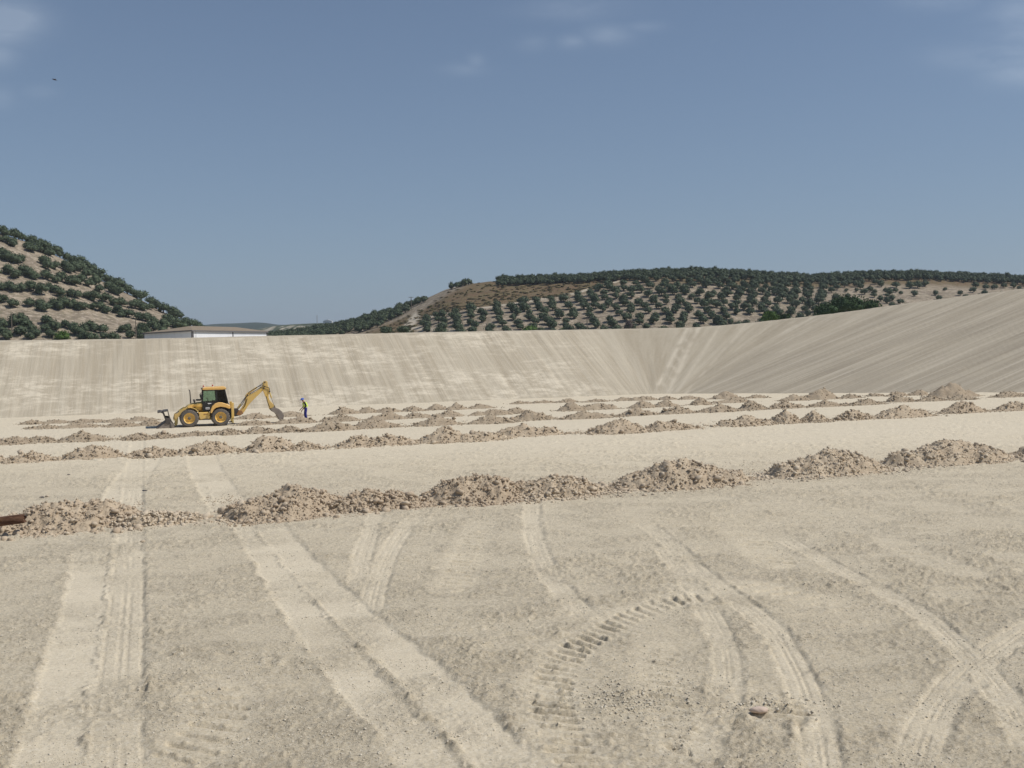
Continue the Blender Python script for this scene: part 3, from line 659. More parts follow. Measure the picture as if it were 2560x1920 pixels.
# ------------------------------------------------------------------ earth heaps
bm = bmesh.new(); bmesh.ops.create_icosphere(bm, subdivisions=1, radius=1)
ICO = np.array([v.co[:] for v in bm.verts]); ICOF = np.array([[v.index for v in f.verts] for f in bm.faces]); bm.free()
def clod_mesh(seed):
    r = np.random.default_rng(seed); v = ICO.copy(); v *= 1+r.uniform(-.28, .2, (len(v), 1)); 
    for _ in range(3):    # flat broken faces
        n = r.normal(size=3); n /= np.linalg.norm(n); d = v@n; v = v - np.outer(np.maximum(d-.62, 0), n)
    v[:, 2] *= .75; return v
CL = [clod_mesh(k) for k in range(10)]
CLM = [np_mesh('clod', v, ICOF, M_CLOD) for v in CL]
OCT = np.array([(1, 0, 0), (-1, 0, 0), (0, 1, 0), (0, -1, 0), (0, 0, 1), (0, 0, -1)], float)
OCTF = np.array([(0, 2, 4), (2, 1, 4), (1, 3, 4), (3, 0, 4), (2, 0, 5), (1, 2, 5), (3, 1, 5), (0, 3, 5)])
bm = bmesh.new(); bmesh.ops.create_icosphere(bm, subdivisions=1, radius=1); bm.free()
_p = (1+5**.5)/2; IC12 = np.array([(-1, _p, 0), (1, _p, 0), (-1, -_p, 0), (1, -_p, 0), (0, -1, _p), (0, 1, _p), (0, -1, -_p), (0, 1, -_p), (_p, 0, -1), (_p, 0, 1), (-_p, 0, -1), (-_p, 0, 1)])/1.9
IC20 = np.array([(0, 11, 5), (0, 5, 1), (0, 1, 7), (0, 7, 10), (0, 10, 11), (1, 5, 9), (5, 11, 4), (11, 10, 2), (10, 7, 6), (7, 1, 8), (3, 9, 4), (3, 4, 2), (3, 2, 6), (3, 6, 8), (3, 8, 9), (4, 9, 5), (2, 4, 11), (6, 2, 10), (8, 6, 7), (9, 8, 1)])
def pebbles(P, size, r, big=False):
    """many small broken stones as arrays"""
    BV, BF = (IC12, IC20) if big else (OCT, OCTF)
    n = len(P); b = BV[None]*(1+r.uniform(-.45, .32, (n, len(BV), 1))); b = b*r.uniform(.55, 1.2, (n, 1, 3))
    a = r.uniform(0, 6.28, n); ca, sa = np.cos(a)[:, None], np.sin(a)[:, None]; x, y = b[..., 0].copy(), b[..., 1].copy()
    tl = r.uniform(-.7, .7, n)[:, None]; z = b[..., 2]*np.cos(tl)+x*np.sin(tl); x = x*np.cos(tl)-b[..., 2]*np.sin(tl)
    b = np.stack([x*ca-y*sa, x*sa+y*ca, z*.8], -1)*size[:, None, None]
    V = (b + P[:, None]).reshape(-1, 3); Fc = (BF[None]+np.arange(n)[:, None, None]*len(BV)).reshape(-1, 3); return V, Fc
ROW_DIR = np.array(hit(1280, 1094)[:2]-hit(0, 1162)[:2]); ROW_DIR /= np.linalg.norm(ROW_DIR); ROW_N = np.array([-ROW_DIR[1], ROW_DIR[0]])
R5 = lambda l: [(x*.5787, 960+y*.5787, a*.5787, b*.5787, 960+c*.5787) for x, y, a, b, c in l]
R6 = lambda l: [(1280+x*.5787, 940+y*.5787, 1280+a*.5787, 1280+b*.5787, 940+c*.5787) for x, y, a, b, c in l]
# (peak x, peak y, left x, right x, base y) in photo pixels
HEAPS = [
 [(-330, 1290, -480, -150, 1372), (205, 1236, 55, 400, 1333), (400, 1275, 300, 545, 1318), (740, 1208, 595, 905, 1300), (955, 1222, 880, 1110, 1280), (1235, 1178, 1120, 1420, 1262), (1430, 1176, 1340, 1610, 1248), (1760, 1142, 1590, 1940, 1224), (2120, 1118, 1945, 2270, 1192), (2445, 1092, 2270, 2640, 1163), (2760, 1075, 2630, 2960, 1145)],
 R5([(-120, 300, -260, 0, 348), (125, 295, 0, 240, 341), (390, 265, 265, 520, 327), (660, 270, 535, 760, 318), (900, 250, 750, 1015, 306), (1180, 222, 1030, 1290, 296), (1330, 250, 1270, 1410, 287), (1560, 218, 1410, 1650, 276), (1700, 216, 1610, 1830, 268), (1930, 187, 1815, 2030, 256), (2090, 205, 1990, 2220, 248)])
 + R6([(95, 207, -30, 330, 263), (490, 185, 350, 620, 250), (710, 190, 615, 870, 236), (1035, 168, 905, 1170, 217), (1225, 151, 1165, 1310, 205), (1345, 147, 1290, 1420, 200), (1515, 142, 1420, 1610, 190), (1740, 131, 1610, 1900, 180), (2000, 110, 1905, 2125, 160), (2210, 106, 2120, 2330, 150)]),
 R5([(50, 225, -50, 140, 264), (185, 222, 130, 265, 257), (360, 202, 265, 475, 251), (590, 212, 515, 655, 244), (700, 210, 645, 765, 237), (860, 203, 770, 950, 228), (990, 195, 920, 1060, 222), (1120, 184, 1050, 1200, 216), (1255, 179, 1195, 1315, 210), (1430, 165, 1325, 1570, 205), (1650, 144, 1575, 1810, 192), (1910, 141, 1815, 2025, 181), (2135, 134, 2025, 2230, 172)])
 + R6([(115, 150, 50, 245, 192), (345, 150, 245, 480, 185), (560, 139, 475, 660, 172), (745, 129, 660, 840, 164), (920, 118, 825, 1020, 157), (1060, 107, 1000, 1125, 148), (1210, 110, 1125, 1315, 141), (1390, 103, 1310, 1490, 133), (1560, 98, 1480, 1655, 125), (1705, 80, 1655, 1790, 113), (1840, 85, 1785, 1910, 109), (1970, 78, 1905, 2050, 104), (2180, 70, 2120, 2290, 92)]),
 R5([(190, 180, 125, 255, 196), (345, 170, 255, 445, 191), (525, 165, 440, 600, 187), (655, 152, 590, 720, 181), (1110, 158, 1030, 1180, 180), (1300, 138, 1220, 1375, 171), (1480, 130, 1405, 1570, 163), (1680, 120, 1585, 1760, 156), (1810, 122, 1755, 1890, 149), (1955, 112, 1890, 2030, 143), (2150, 104, 2050, 2230, 135)])
 + R6([(30, 135, -30, 90, 163), (270, 116, 190, 325, 152), (395, 114, 325, 500, 146), (580, 107, 505, 645, 139), (690, 102, 640, 770, 134), (840, 97, 795, 905, 126), (985, 92, 905, 1080, 116), (1240, 76, 1175, 1310, 108), (1370, 50, 1285, 1470, 102), (1490, 75, 1450, 1550, 96), (1690, 64, 1635, 1745, 88), (1960, 30, 1855, 2095, 92), (2185, 66, 2120, 2290, 86)]),
 R5([(130, 157, 72, 170, 176), (240, 155, 165, 305, 172), (375, 152, 300, 460, 169), (515, 145, 455, 590, 166), (620, 138, 580, 700, 161), (1100, 128, 1015, 1180, 152), (1260, 116, 1195, 1335, 143), (1490, 103, 1405, 1545, 132), (1590, 98, 1540, 1645, 127), (1690, 98, 1640, 1755, 124), (1800, 92, 1755, 1865, 119), (1900, 86, 1860, 1955, 113), (1990, 82, 1950, 2060, 112), (2100, 80, 2055, 2190, 107)])
 + R6([(50, 106, 10, 100, 122), (155, 99, 105, 205, 118), (255, 98, 205, 310, 115), (380, 97, 320, 440, 113), (500, 89, 445, 545, 108), (590, 84, 540, 650, 106), (690, 88, 645, 745, 104), (790, 84, 745, 850, 102), (955, 62, 890, 1040, 100), (1080, 84, 1035, 1150, 96), (1600, 74, 1560, 1650, 88), (1785, 56, 1740, 1835, 84)]),
]
ROWN = ['nearest', 'second', 'third', 'fourth', 'farthest']
def mound(row, idx, nvis, spec, rowspecs):
    pxk, pyk, x0, x1, yb = spec
    r = np.random.default_rng(int(pxk*3+row*77+5000)); rr = random.Random(int(pxk)+row)
    slope = (-.068, -.054, -.046, -.042, -.038)[row]
    base = hit(pxk, yb + slope*(pxk-(x0+x1)/2)*0 )[:2]
    Z = base[1]; m = Z/F
    L = (x1-x0)*m/ROW_DIR[0]*.635; hgt = max(.35, (yb-pyk)*m*1.0)
    # the heap's near toe is at base: its middle lies half a width behind
    Wd = max(.9, min(1.9, hgt*1.35)); ctr = base + ROW_N*Wd*.9
    hgt = hgt*1.0 - 0
    # part of the height seen comes from the floor rising with distance
    hgt = max(.3, hgt - H*(Wd*.9)/Z)
    hgt *= (.74, .80, .80, .78, .76)[row] if pyk > 0 else 1
    pk = ((pxk-(x0+x1)/2)*m)/L
    nu, nv = ((110, 56), (64, 34), (50, 26), (40, 20), (34, 18))[row]
    u = np.linspace(-1.12, 1.12, nu); v = np.linspace(-1.15, 1.15, nv); U, Vv = np.meshgrid(u, v)
    sx, sy = r.uniform(0, 99, 2)
    xs = U*L; ys = Vv*Wd
    wob = 1 + .22*fbm(xs*.8+sx, ys*.8+sy, 3, 3)
    Us = U - pk*(1-U*U)*.6
    rad = np.sqrt(np.abs(Us)**1.9 + np.abs(Vv)**1.9)*wob
    p2 = r.uniform(-.6, .6); rad2 = np.sqrt(((U-p2)*1.5)**2 + (Vv*1.25)**2)*wob
    c1 = np.clip(1-rad*1.22, 0, 1); c2 = np.clip(1-rad2*1.45, 0, 1)*r.uniform(.5, .8)
    h = hgt*1.14*c1**(.95 if row else .85); h2 = hgt*c2
    h = np.maximum(h, h2) + .15*np.minimum(h, h2) + hgt*.13*np.clip(1-rad, 0, 1)**.5
    lum = np.clip(h/hgt*3.2, 0, 1)
    h = h + lum*(hgt*.34*fbm(xs*1.1+sx, ys*1.1+sy, 8, 3) + hgt*.20*fbm(xs*3.2+sx, ys*3.2, 9, 3) + (.17, .17, .15, .14, .14)[row]*np.abs(fbm(xs*(6 if row == 0 else 4)+sx, ys*7, 10, 2)))
    h = np.where(rad > 1.0, -.12, h - .02)
    ca, sa = ROW_DIR
    Vt = np.stack([xs*ca - ys*sa, xs*sa + ys*ca, h], -1)
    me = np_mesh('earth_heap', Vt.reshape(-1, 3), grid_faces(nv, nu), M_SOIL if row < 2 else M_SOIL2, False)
    o = link('earth_heap', me); o.location = (ctr[0], ctr[1], 0)
    size = 'large' if hgt > 1.15 else ('low' if hgt < .62 else 'middling')
    if idx is None: lab = f'heap of earth at the {"left" if pxk < 0 else "right"} end of the {ROWN[row]} row, mostly outside the photograph'
    else: lab = f'{size} heap of crumbled brown earth, {ordw(idx)} from the left in the {ROWN[row]} row'
    tag(o, lab, 'earth heap', f'earth heaps in the {ROWN[row]} row')
    # clods: big ones are parts, the crumbs are one part
    def surf(n, spread=1.0, low=False):
        out = []
        while len(out) < n:
            i, j = r.integers(0, nv), r.integers(0, nu)
            lim = 1.25 if low else .98
            if rad[i, j] < lim*spread and (not low or rad[i, j] > .55): out.append((i, j))
        return out
    nb = (30, 5, 2, 0, 0)[row]
    for i, j in surf(nb, 1.0, row == 0 and rr.random() < .5):
        c = link('clod', CLM[rr.randrange(10)], o); s = rr.choice((.07, .08, .1, .11, .13, .19)) if row == 0 else rr.uniform(.12, .24)
        p = Vt[i, j]; c.location = (p[0]+rr.uniform(-.1, .1), p[1]+rr.uniform(-.1, .1), max(p[2], 0)+s*.25); c.scale = (s*rr.uniform(.8, 1.3), s, s*rr.uniform(.7, 1.1)); c.rotation_euler = (rr.uniform(-.5, .5), rr.uniform(-.5, .5), rr.uniform(0, 6))
    nc = (3600, 500, 260, 150, 100)[row]
    idxs = surf(nc) + surf(nc//4, 1.12, True)
    P = np.array([Vt[i, j] for i, j in idxs]) + r.normal(size=(len(idxs), 3))*[.05, .05, .0]; P[:, 2] = np.maximum(P[:, 2], .0)+.01
    sz = (np.clip(r.lognormal(-3.75, .66, len(P)), .012, .15) if row == 0 else np.clip(r.lognormal(-2.9, .45, len(P)), .03, .17))
    pv, pf = pebbles(P, sz, r, row == 0)
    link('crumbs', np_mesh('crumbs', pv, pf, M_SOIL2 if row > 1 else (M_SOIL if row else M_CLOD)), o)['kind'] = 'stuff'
    return o
for row, specs in enumerate(HEAPS):
    vis = [s for s in specs if -30 < (s[2]+s[3])/2 < 2600]; k = 0
    for s in specs:
        if s in vis: k += 1; mound(row, k, len(vis), s, specs)
        else: mound(row, None, len(vis), s, specs)
# thin scatter of crumbs joining the heaps of each row, and gravel over the floor
def scatter():
    r = np.random.default_rng(77); PP = []; SS = []
    lines = [[(-200, 1352), (0, 1338), (600, 1298), (1130, 1262), (1600, 1225), (1950, 1190), (2300, 1165), (2700, 1145)],
             [(-100, 1166), (0, 1160), (1280, 1092), (2560, 1022)], [(-100, 1117), (0, 1111), (1280, 1052), (2560, 992)]]
    for li, l in enumerate(lines):
        n = (3400, 2500, 1500)[li]; xs = r.uniform(-60, 2620, n); ys = np.interp(xs, *np.array(l).T)
        P = np.array([hit(x, y) for x, y in zip(xs, ys)]); off = r.normal(.9, .8, n)
        P[:, :2] += ROW_N*off[:, None]; PP.append(P); SS.append(np.clip(r.lognormal(-3.3+.25*li, .55, n), .015, .13))
    # back side smear of the nearest row
    n = 3500; xs = r.uniform(-60, 2620, n); ys = np.interp(xs, *np.array(lines[0]).T); P = np.array([hit(x, y) for x, y in zip(xs, ys)]); P[:, :2] += ROW_N*r.normal(4.2, .9, n)[:, None]; PP.append(P); SS.append(np.clip(r.lognormal(-3.6, .5, n), .012, .07))
    P = np.concatenate(PP); s = np.concatenate(SS); v, f = pebbles(P, s, r)
    tag(link('loose_earth_crumbs', np_mesh('loose_earth_crumbs', v, f, M_CLOD)), 'loose crumbs of earth strewn along the rows of heaps', 'crumbs', kind='stuff')
    # gravel
    n = 75000; z = 12.8*np.exp(r.uniform(0, 1.25, n)); a = r.uniform(-.57, .57, n); X = a*z
    h, worn = floor_height(X, z)
    dens = np.clip(fbm(X*.9, z*.9, 77, 3)*2.2+.45, .06, 1)*(1-.9*worn)
    k = r.uniform(size=n) < dens; X, z, h = X[k], z[k], h[k]
    s = np.clip(r.lognormal(-4.55, .45, len(X)), .006, .03)
    P = np.stack([X, z, h+s*.2], -1)
    # two spots of coarser gravel
    for cx, cy, sd_, m_ in ((1565, 1755, (.55, .5), 500), (1910, 1765, (.5, .22), 160), (1500, 1100, (.1, .1), 0)):
        if not m_: continue
        c = hit(cx, cy); q = np.stack([r.normal(c[0], sd_[0], m_), r.normal(c[1], sd_[1], m_)], -1); hh, _ = floor_height(q[:, 0], q[:, 1])
        P = np.concatenate([P, np.concatenate([q, hh[:, None]+.01], 1)]); s = np.concatenate([s, np.clip(r.lognormal(-4.0, .4, m_), .01, .04)])
    v, f = pebbles(P, s, r)
    t = MT('gravel', .95, .1); t.col(t.mix(t.noise(t.obj(), 3, 2), (.64, .585, .48), (.50, .45, .355)))
    tag(link('gravel', np_mesh('gravel', v, f, t.m)), 'fine gravel lying on the foreground floor', 'gravel', kind='stuff')
scatter()
def rock(px, py, w, label, name='rock', cat='rock', col=None, flat=.75, seed=3):
    bm = bmesh.new(); bmesh.ops.create_icosphere(bm, subdivisions=3, radius=1)
    r = np.random.default_rng(seed); ph = r.uniform(0, 6, 6)
    for v in bm.verts:
        c = v.co; k = 1 + .10*math.sin(3*c.x+ph[0]) + .08*math.sin(4*c.y+ph[1]+2*c.z) + .05*math.sin(8*c.x+5*c.z+ph[2]); c *= k
        c.y *= .8; c.z *= flat
    me = bpy.data.meshes.new(name); bm.to_mesh(me); bm.free(); me.materials.append(col or M_CLOD); me.polygons.foreach_set('use_smooth', [True]*len(me.polygons))
    o = link(name, me); P = hit(px, py); h, _ = floor_height(np.array([P[0]]), np.array([P[1]])); m = P[1]/F
    o.location = (P[0], P[1], float(h[0]) + w*m*.5*flat*.6); o.scale = (w*m*.5,)*3; tag(o, label, cat); return o
rock(556, 1287, 26, 'round brown boulder lying alone between the two leftmost near heaps', 'boulder', 'boulder', flat=.85)
t = MT('pink_stone', .8, .2); t.col(t.mix(t.noise(t.obj(), 3), (.62, .50, .41), (.52, .41, .33))); 
rock(1897, 1786, 42, 'smooth pinkish oval stone on the foreground gravel', 'stone', 'stone', t.m, flat=.42, seed=9)
rock(1092, 1260, 17, 'small brown rock in the gap left of the wide near heap', 'rock', 'rock', seed=12)
rock(1130, 1250, 15, 'little pale rock close beside the wide near heap', 'rock', 'rock', seed=15)
rock(357, 1356, 14, 'flat little clod in front of the leftmost near heap', 'rock', 'rock', seed=18, flat=.5)
rock(118, 1243, 9, 'tiny dark stone on the floor behind the leftmost near heap', 'rock', 'rock', seed=21)
# broken log at the left edge
def log():
    P = hit(-16, 1314, .38); Zc = P[1]; m = Zc/F; L = 150*m; R = 11.5*m
    bm = bmesh.new(); n = 18; rings = []
    for i, x in enumerate(np.linspace(-L/2, L/2, 14)):
        ring = []
        for k in range(n):
            a = 2*math.pi*k/n; rad = R*(1+.12*math.sin(3*a+x*3)+.06*math.sin(7*a+x*9)) * (1 if i < 13 else .93)
            ring.append(bm.verts.new((x + (.10*math.sin(5*a)*R*3 if i in (0, 13) else 0), rad*math.cos(a), rad*math.sin(a)+.02*math.sin(x*2))))
        rings.append(ring)
    for a, b in zip(rings[:-1], rings[1:]):
        for k in range(n): bm.faces.new((a[k], a[(k+1) % n], b[(k+1) % n], b[k]))
    bm.faces.new(rings[0][::-1]); bm.faces.new(rings[-1])
    me = bpy.data.meshes.new('log'); bm.to_mesh(me); bm.free()
    t = MT('rotten_wood', .85, .15); o = t.obj(); nn = t.noise(t.vec(o, (1, 8, 8)), 1.5, 5, .7); t.col(t.mix(t.ramp(nn, .4, .62), (.085, .042, .028), (.20, .115, .07))); t.bump(nn, .9, .05)
    me.materials.append(t.m); o = link('log', me); o.location = (P[0], P[1], .38+R*.8); o.rotation_euler = (0, -.05, .12)
    tag(o, 'reddish brown broken log beside the leftmost near heap', 'log')
log()
#@@OBJECTS@@
# ------------------------------------------------------------------ haze
def haze():
    me = bpy.data.meshes.new('haze'); b = bmesh.new(); bmesh.ops.create_cube(b, size=1)
    for v in b.verts: v.co = Vector((v.co.x*18200, v.co.y*18200, -2.0 if v.co.z < 0 else 95))
    b.to_mesh(me); b.free(); m = bpy.data.materials.new('haze_air'); m.use_nodes = True; N = m.node_tree.nodes; N.remove(N['Principled BSDF'])
    p = N.new('ShaderNodeVolumePrincipled'); p.inputs['Density'].default_value = .00013; p.inputs['Color'].default_value = (.80, .88, 1, 1); p.inputs['Anisotropy'].default_value = .2
    m.node_tree.links.new(p.outputs[0], N['Material Output'].inputs['Volume']); me.materials.append(m)
    o = link('haze', me); o['kind'] = 'stuff'; o['label'] = 'thin blue summer haze over the hills'
haze()

# ------------------------------------------------------------------ backhoe loader
def paint(name, c, rough=.5, spec=.4, dirt=.5, dc=(.42, .36, .27)):
    t = MT(name, rough, spec); o = t.obj(); n = t.noise(o, 2.2, 5, .65); f = t.noise(o, 14, 4, .7)
    k = t.math('MULTIPLY', t.math('ADD', t.math('MULTIPLY', t.ramp(n, .38, .68), .7), t.math('MULTIPLY', t.ramp(f, .5, .7), .3)), dirt)
    t.col(t.mix(k, c, dc)); return t.m
M_YEL = paint('machine_yellow', (.80, .52, .13), .5, .35, .55, (.55, .45, .30))
M_ORG = paint('roof_yellow', (.85, .50, .14), .42, .4, .35, (.62, .50, .33))
M_YDULL = paint('worn_yellow', (.62, .46, .14), .65, .25, .6)
M_BLK = paint('black_panel', (.012, .013, .015), .45, .4, .10)
M_DKST = paint('dark_steel', (.055, .05, .048), .6, .35, .55, (.2, .165, .13))
M_STEEL = paint('dusty_steel', (.24, .205, .175), .7, .25, .8, (.36, .31, .255))
M_RUB = paint('tyre_rubber', (.10, .092, .085), .9, .1, .9, (.24, .21, .18))
M_BROWN = paint('rusty_swing_post', (.34, .16, .05), .6, .3, .4)
M_HUB = paint('wheel_hub_grey', (.12, .105, .09), .6, .3, .5)
M_WHITE = paint('white_plate', (.75, .75, .75), .5, .3, .12)
M_RED = paint('red_lens', (.45, .04, .03), .3, .5, .1)
M_CHR = paint('ram_rod_metal', (.35, .35, .36), .35, .6, .3)
def glass(name, col, t_):
    m = bpy.data.materials.new(name); m.use_nodes = True; N = m.node_tree.nodes; L = m.node_tree.links; N.clear()
    o = N.new('ShaderNodeOutputMaterial'); a = N.new('ShaderNodeBsdfTransparent'); a.inputs[0].default_value = col+(1,)
    g = N.new('ShaderNodeBsdfGlossy'); g.inputs['Roughness'].default_value = .08; g.inputs[0].default_value = (.8, .8, .8, 1)
    x = N.new('ShaderNodeMixShader'); x.inputs[0].default_value = t_; L.new(a.outputs[0], x.inputs[1]); L.new(g.outputs[0], x.inputs[2]); L.new(x.outputs[0], o.inputs[0]); return m
M_GL = glass('cab_glass', (.70, .80, .74), .06); M_GLD = glass('dark_cab_glass', (.10, .12, .13), .05)
def cc(p): return ((p[0]-868)/172, (684-p[1])/172)
def finish(name, bm, mat, parent, bev=.012, smooth=False):
    bmesh.ops.recalc_face_normals(bm, faces=bm.faces)
    if bev: bmesh.ops.bevel(bm, geom=[e for e in bm.edges if len(e.link_faces) == 2 and e.calc_face_angle(0) > .6], offset=bev, segments=1, affect='EDGES', clamp_overlap=True)
    me = bpy.data.meshes.new(name); bm.to_mesh(me); bm.free(); me.materials.append(mat)
    if smooth: me.polygons.foreach_set('use_smooth', [True]*len(me.polygons))
    return link(name, me, parent)
def add_prism(bm, pts, y0, y1):
    a = [bm.verts.new((x, y0, z)) for x, z in pts]; b = [bm.verts.new((x, y1, z)) for x, z in pts]; n = len(pts)
    bm.faces.new(a); bm.faces.new(b[::-1])
    for k in range(n): bm.faces.new((a[k], b[k], b[(k+1) % n], a[(k+1) % n]))
def prism(name, pts, y0, y1, mat, parent, bev=.012, conv=cc):
    bm = bmesh.new(); add_prism(bm, [conv(p) for p in pts], y0, y1); return finish(name, bm, mat, parent, bev)
def thick(path, th):
    """closed outline of a plate bent along a path, th metres thick"""
    P = [np.array(cc(p)) for p in path]; A = []; B = []
    for i, p in enumerate(P):
        d = P[min(i+1, len(P)-1)]-P[max(i-1, 0)]; d = d/np.linalg.norm(d); n = np.array([-d[1], d[0]]); A.append(tuple(p+n*th/2)); B.append(tuple(p-n*th/2))
    return A+B[::-1]
def add_tube(bm, pts, r, n=10):
    rings = []; P = [Vector(p) for p in pts]; rr = r if isinstance(r, (list, tuple)) else [r]*len(P)
    for i, p in enumerate(P):
        d = (P[min(i+1, len(P)-1)]-P[max(i-1, 0)]).normalized(); a = d.cross(Vector((0, 1, 0)) if abs(d.y) < .9 else Vector((1, 0, 0))).normalized(); b = d.cross(a)
        rings.append([bm.verts.new(p+rr[i]*(math.cos(2*math.pi*k/n)*a+math.sin(2*math.pi*k/n)*b)) for k in range(n)])
    for q, w in zip(rings[:-1], rings[1:]):
        for k in range(n): bm.faces.new((q[k], q[(k+1) % n], w[(k+1) % n], w[k]))
    bm.faces.new(rings[0][::-1]); bm.faces.new(rings[-1])
def tube(name, pts, r, mat, parent, n=10):
    bm = bmesh.new(); add_tube(bm, pts, r, n); return finish(name, bm, mat, parent, 0)
def c3(x, y, lat): a = cc((x, y)); return (a[0], lat, a[1])
def lathe(bm, prof, n, cx, cz, closed=True):
    """prof: (lateral, radius); axis along y"""
    rings = [[bm.verts.new((cx+r*math.cos(2*math.pi*k/n), y, cz+r*math.sin(2*math.pi*k/n))) for k in range(n)] for y, r in prof]
    for q, w in zip(rings[:-1], rings[1:]):
        for k in range(n): bm.faces.new((q[k], q[(k+1) % n], w[(k+1) % n], w[k]))
    if closed: bm.faces.new(rings[0][::-1]); bm.faces.new(rings[-1])
def backhoe():
    P = hit(552.6, 1065.0); g = link('backhoe_loader', None)
    th = math.radians(19.3); g.rotation_euler = (0, 0, th)
    o = np.array([P[0], P[1]]) + 1.12*np.array([-math.sin(th), math.cos(th)]); g.location = (o[0], o[1], .0); g.scale = (1, 1, .98)
    tag(g, 'yellow backhoe loader with a black cab standing among the earth heaps', 'backhoe loader')
    # wheels
    wm = {}
    def wheel(cx, side):
        x, z = cc((cx, 570)); z = .665; y0 = side*1.12; y1 = side*.66; s = side
        bm = bmesh.new(); lathe(bm, [(y0-s*.10, .10), (y0-s*.03, .11), (y0-s*.01, .07)] , 16, 0, 0); hub = finish('wheel', bm, M_HUB, g, 0, False); hub.location = (x, 0, z)
        bm = bmesh.new(); R = .645
        lathe(bm, [(y0, .40), (y0, .47), (y0+s*.0, .56), (y0-s*.05, R-.02), (y0-s*.16, R), (y1+s*.16, R), (y1+s*.05, R-.02), (y1, .55), (y1, .40), (y1+s*.06, .38), (y0-s*.06, .38), (y0, .40)], 40, 0, 0, False)
        for k in range(22):      # chevron lugs
            for half in (0, 1):
                a = 2*math.pi*(k+.5*half)/22; ya, yb = (y0-s*.02, y0-s*.25) if half == 0 else (y1+s*.02, y1+s*.25)
                vs = []
                for (yy, aa) in ((ya, a), (yb, a+.16)):
                    for (dr, da) in ((-.02, -.045), (.035, -.03), (.035, .03), (-.02, .045)):
                        r_ = R+dr-(.03 if yy == ya else 0); vs.append(bm.verts.new((r_*math.cos(aa+da), yy, r_*math.sin(aa+da))))
                q, w = vs[:4], vs[4:]; bm.faces.new(q); bm.faces.new(w[::-1])
                for j in range(4): bm.faces.new((q[j], w[j], w[(j+1) % 4], q[(j+1) % 4]))
        finish('tyre', bm, M_RUB, hub, 0)
        bm = bmesh.new(); lathe(bm, [(y0-s*.02, .41), (y0-s*.0, .395), (y0-s*.05, .36), (y0-s*.13, .33), (y0-s*.14, .20), (y0-s*.08, .16), (y0-s*.08, .02)], 32, 0, 0, False)
        for k in range(8):
            a = 2*math.pi*k/8; lathe(bm, [(y0-s*.09, .022), (y0-s*.06, .022), (y0-s*.055, .01)], 6, .13*math.cos(a), .13*math.sin(a))
        finish('rim', bm, M_YEL, hub, 0, False)
    for cx in (491, 868):
        for s in (-1, 1): wheel(cx, s)
    prism('chassis', [(380, 560), (400, 520), (980, 515), (985, 600), (940, 610), (420, 605)], -.38, .38, M_YDULL, g)
    for cx in (491, 868): tube('axle', [c3(cx, 570, -.75), c3(cx, 570, .75)], .13, M_YDULL, g)
    prism('side_tank', [(607, 502), (738, 500), (736, 588), (622, 590), (607, 560)], -.95, -.40, M_YEL, g, .03)
    prism('side_tank', [(607, 502), (738, 500), (736, 588), (622, 590)], .40, .95, M_YEL, g, .03)
    prism('step', [(650, 590), (728, 590), (728, 600), (650, 600)], -1.0, -.55, M_DKST, g)
    bm = bmesh.new()
    for a, b, z in ((664, 715, 522),):
        add_prism(bm, [cc(p) for p in ((a, z), (b, z), (b, z+9), (a, z+9))], -.965, -.94)
    finish('tank_badge', bm, M_BROWN, g, 0)
    prism('engine_hood', [(448, 500), (452, 440), (475, 412), (505, 398), (560, 384), (655, 374), (660, 500)], -.42, .42, M_YDULL, g, .03)
    prism('radiator_grille', [(440, 440), (452, 436), (450, 520), (438, 520)], -.38, .38, M_BLK, g)
    prism('engine_side_panel', [(560, 400), (645, 388), (648, 470), (600, 492), (572, 470)], -.50, -.42, M_YEL, g, .02)
    tube('exhaust_stack', [c3(518, 400, .22), c3(516, 330, .22), c3(512, 240, .22), c3(508, 222, .22), c3(498, 214, .22)], [.045, .04, .035, .035, .03], M_DKST, g)
    for s in (-1, 1):
        lo, hi = (-.78, -.62) if s < 0 else (.62, .78)
        prism('loader_arm', [(655, 400), (640, 388), (530, 396), (492, 410), (318, 522), (310, 545), (318, 572), (336, 578), (352, 560), (505, 445), (560, 425), (650, 432)], lo, hi, M_YEL, g, .015)
        tube('lift_ram', [c3(600, 490, s*.7), c3(500, 455, s*.7)], .055, M_YDULL, g)
        a = tube('tilt_ram', [c3(440, 440, s*.52), c3(372, 485, s*.52)], .05, M_YDULL, g)
        tube('ram_rod', [c3(372, 485, s*.52), c3(325, 540, s*.52)], .028, M_CHR, a)
        prism('loader_link', [(312, 540), (345, 520), (362, 545), (352, 640), (330, 668), (312, 655), (326, 600), (300, 590)], lo+.02, hi-.02, M_YDULL, g)
        prism('front_fender', thick([(478, 432), (510, 434), (545, 443), (575, 462), (598, 488), (610, 515)], .045), s*.64 if s > 0 else -1.08, 1.08 if s > 0 else -.64, M_YEL, g, 0, lambda p: p)
    # front bucket
    b = prism('loader_bucket', thick([(178, 474), (238, 466), (248, 520), (262, 575), (285, 630), (318, 706)], .06), -1.13, 1.13, M_DKST, g, 0, lambda p: p)
    prism('clam_jaw', thick([(118, 483), (150, 476), (182, 490), (196, 530), (210, 570), (216, 604), (150, 652), (74, 709)], .085), -1.13, 1.13, M_DKST, b, 0, lambda p: p)
    for s in (-1, 1):
        prism('side_plate', [(218, 604), (264, 600), (300, 640), (322, 706), (95, 708), (150, 655)], s*1.14-.02, s*1.14+.02, M_STEEL, b)
        prism('hinge_plate', [(205, 548), (258, 556), (268, 612), (240, 640), (205, 625)], s*1.17-.03, s*1.17+.03, M_DKST, b)
        prism('jaw_strap', thick([(255, 600), (268, 640), (272, 706)], .07), s*1.17-.02, s*1.17+.02, M_DKST, b, 0, lambda p: p)
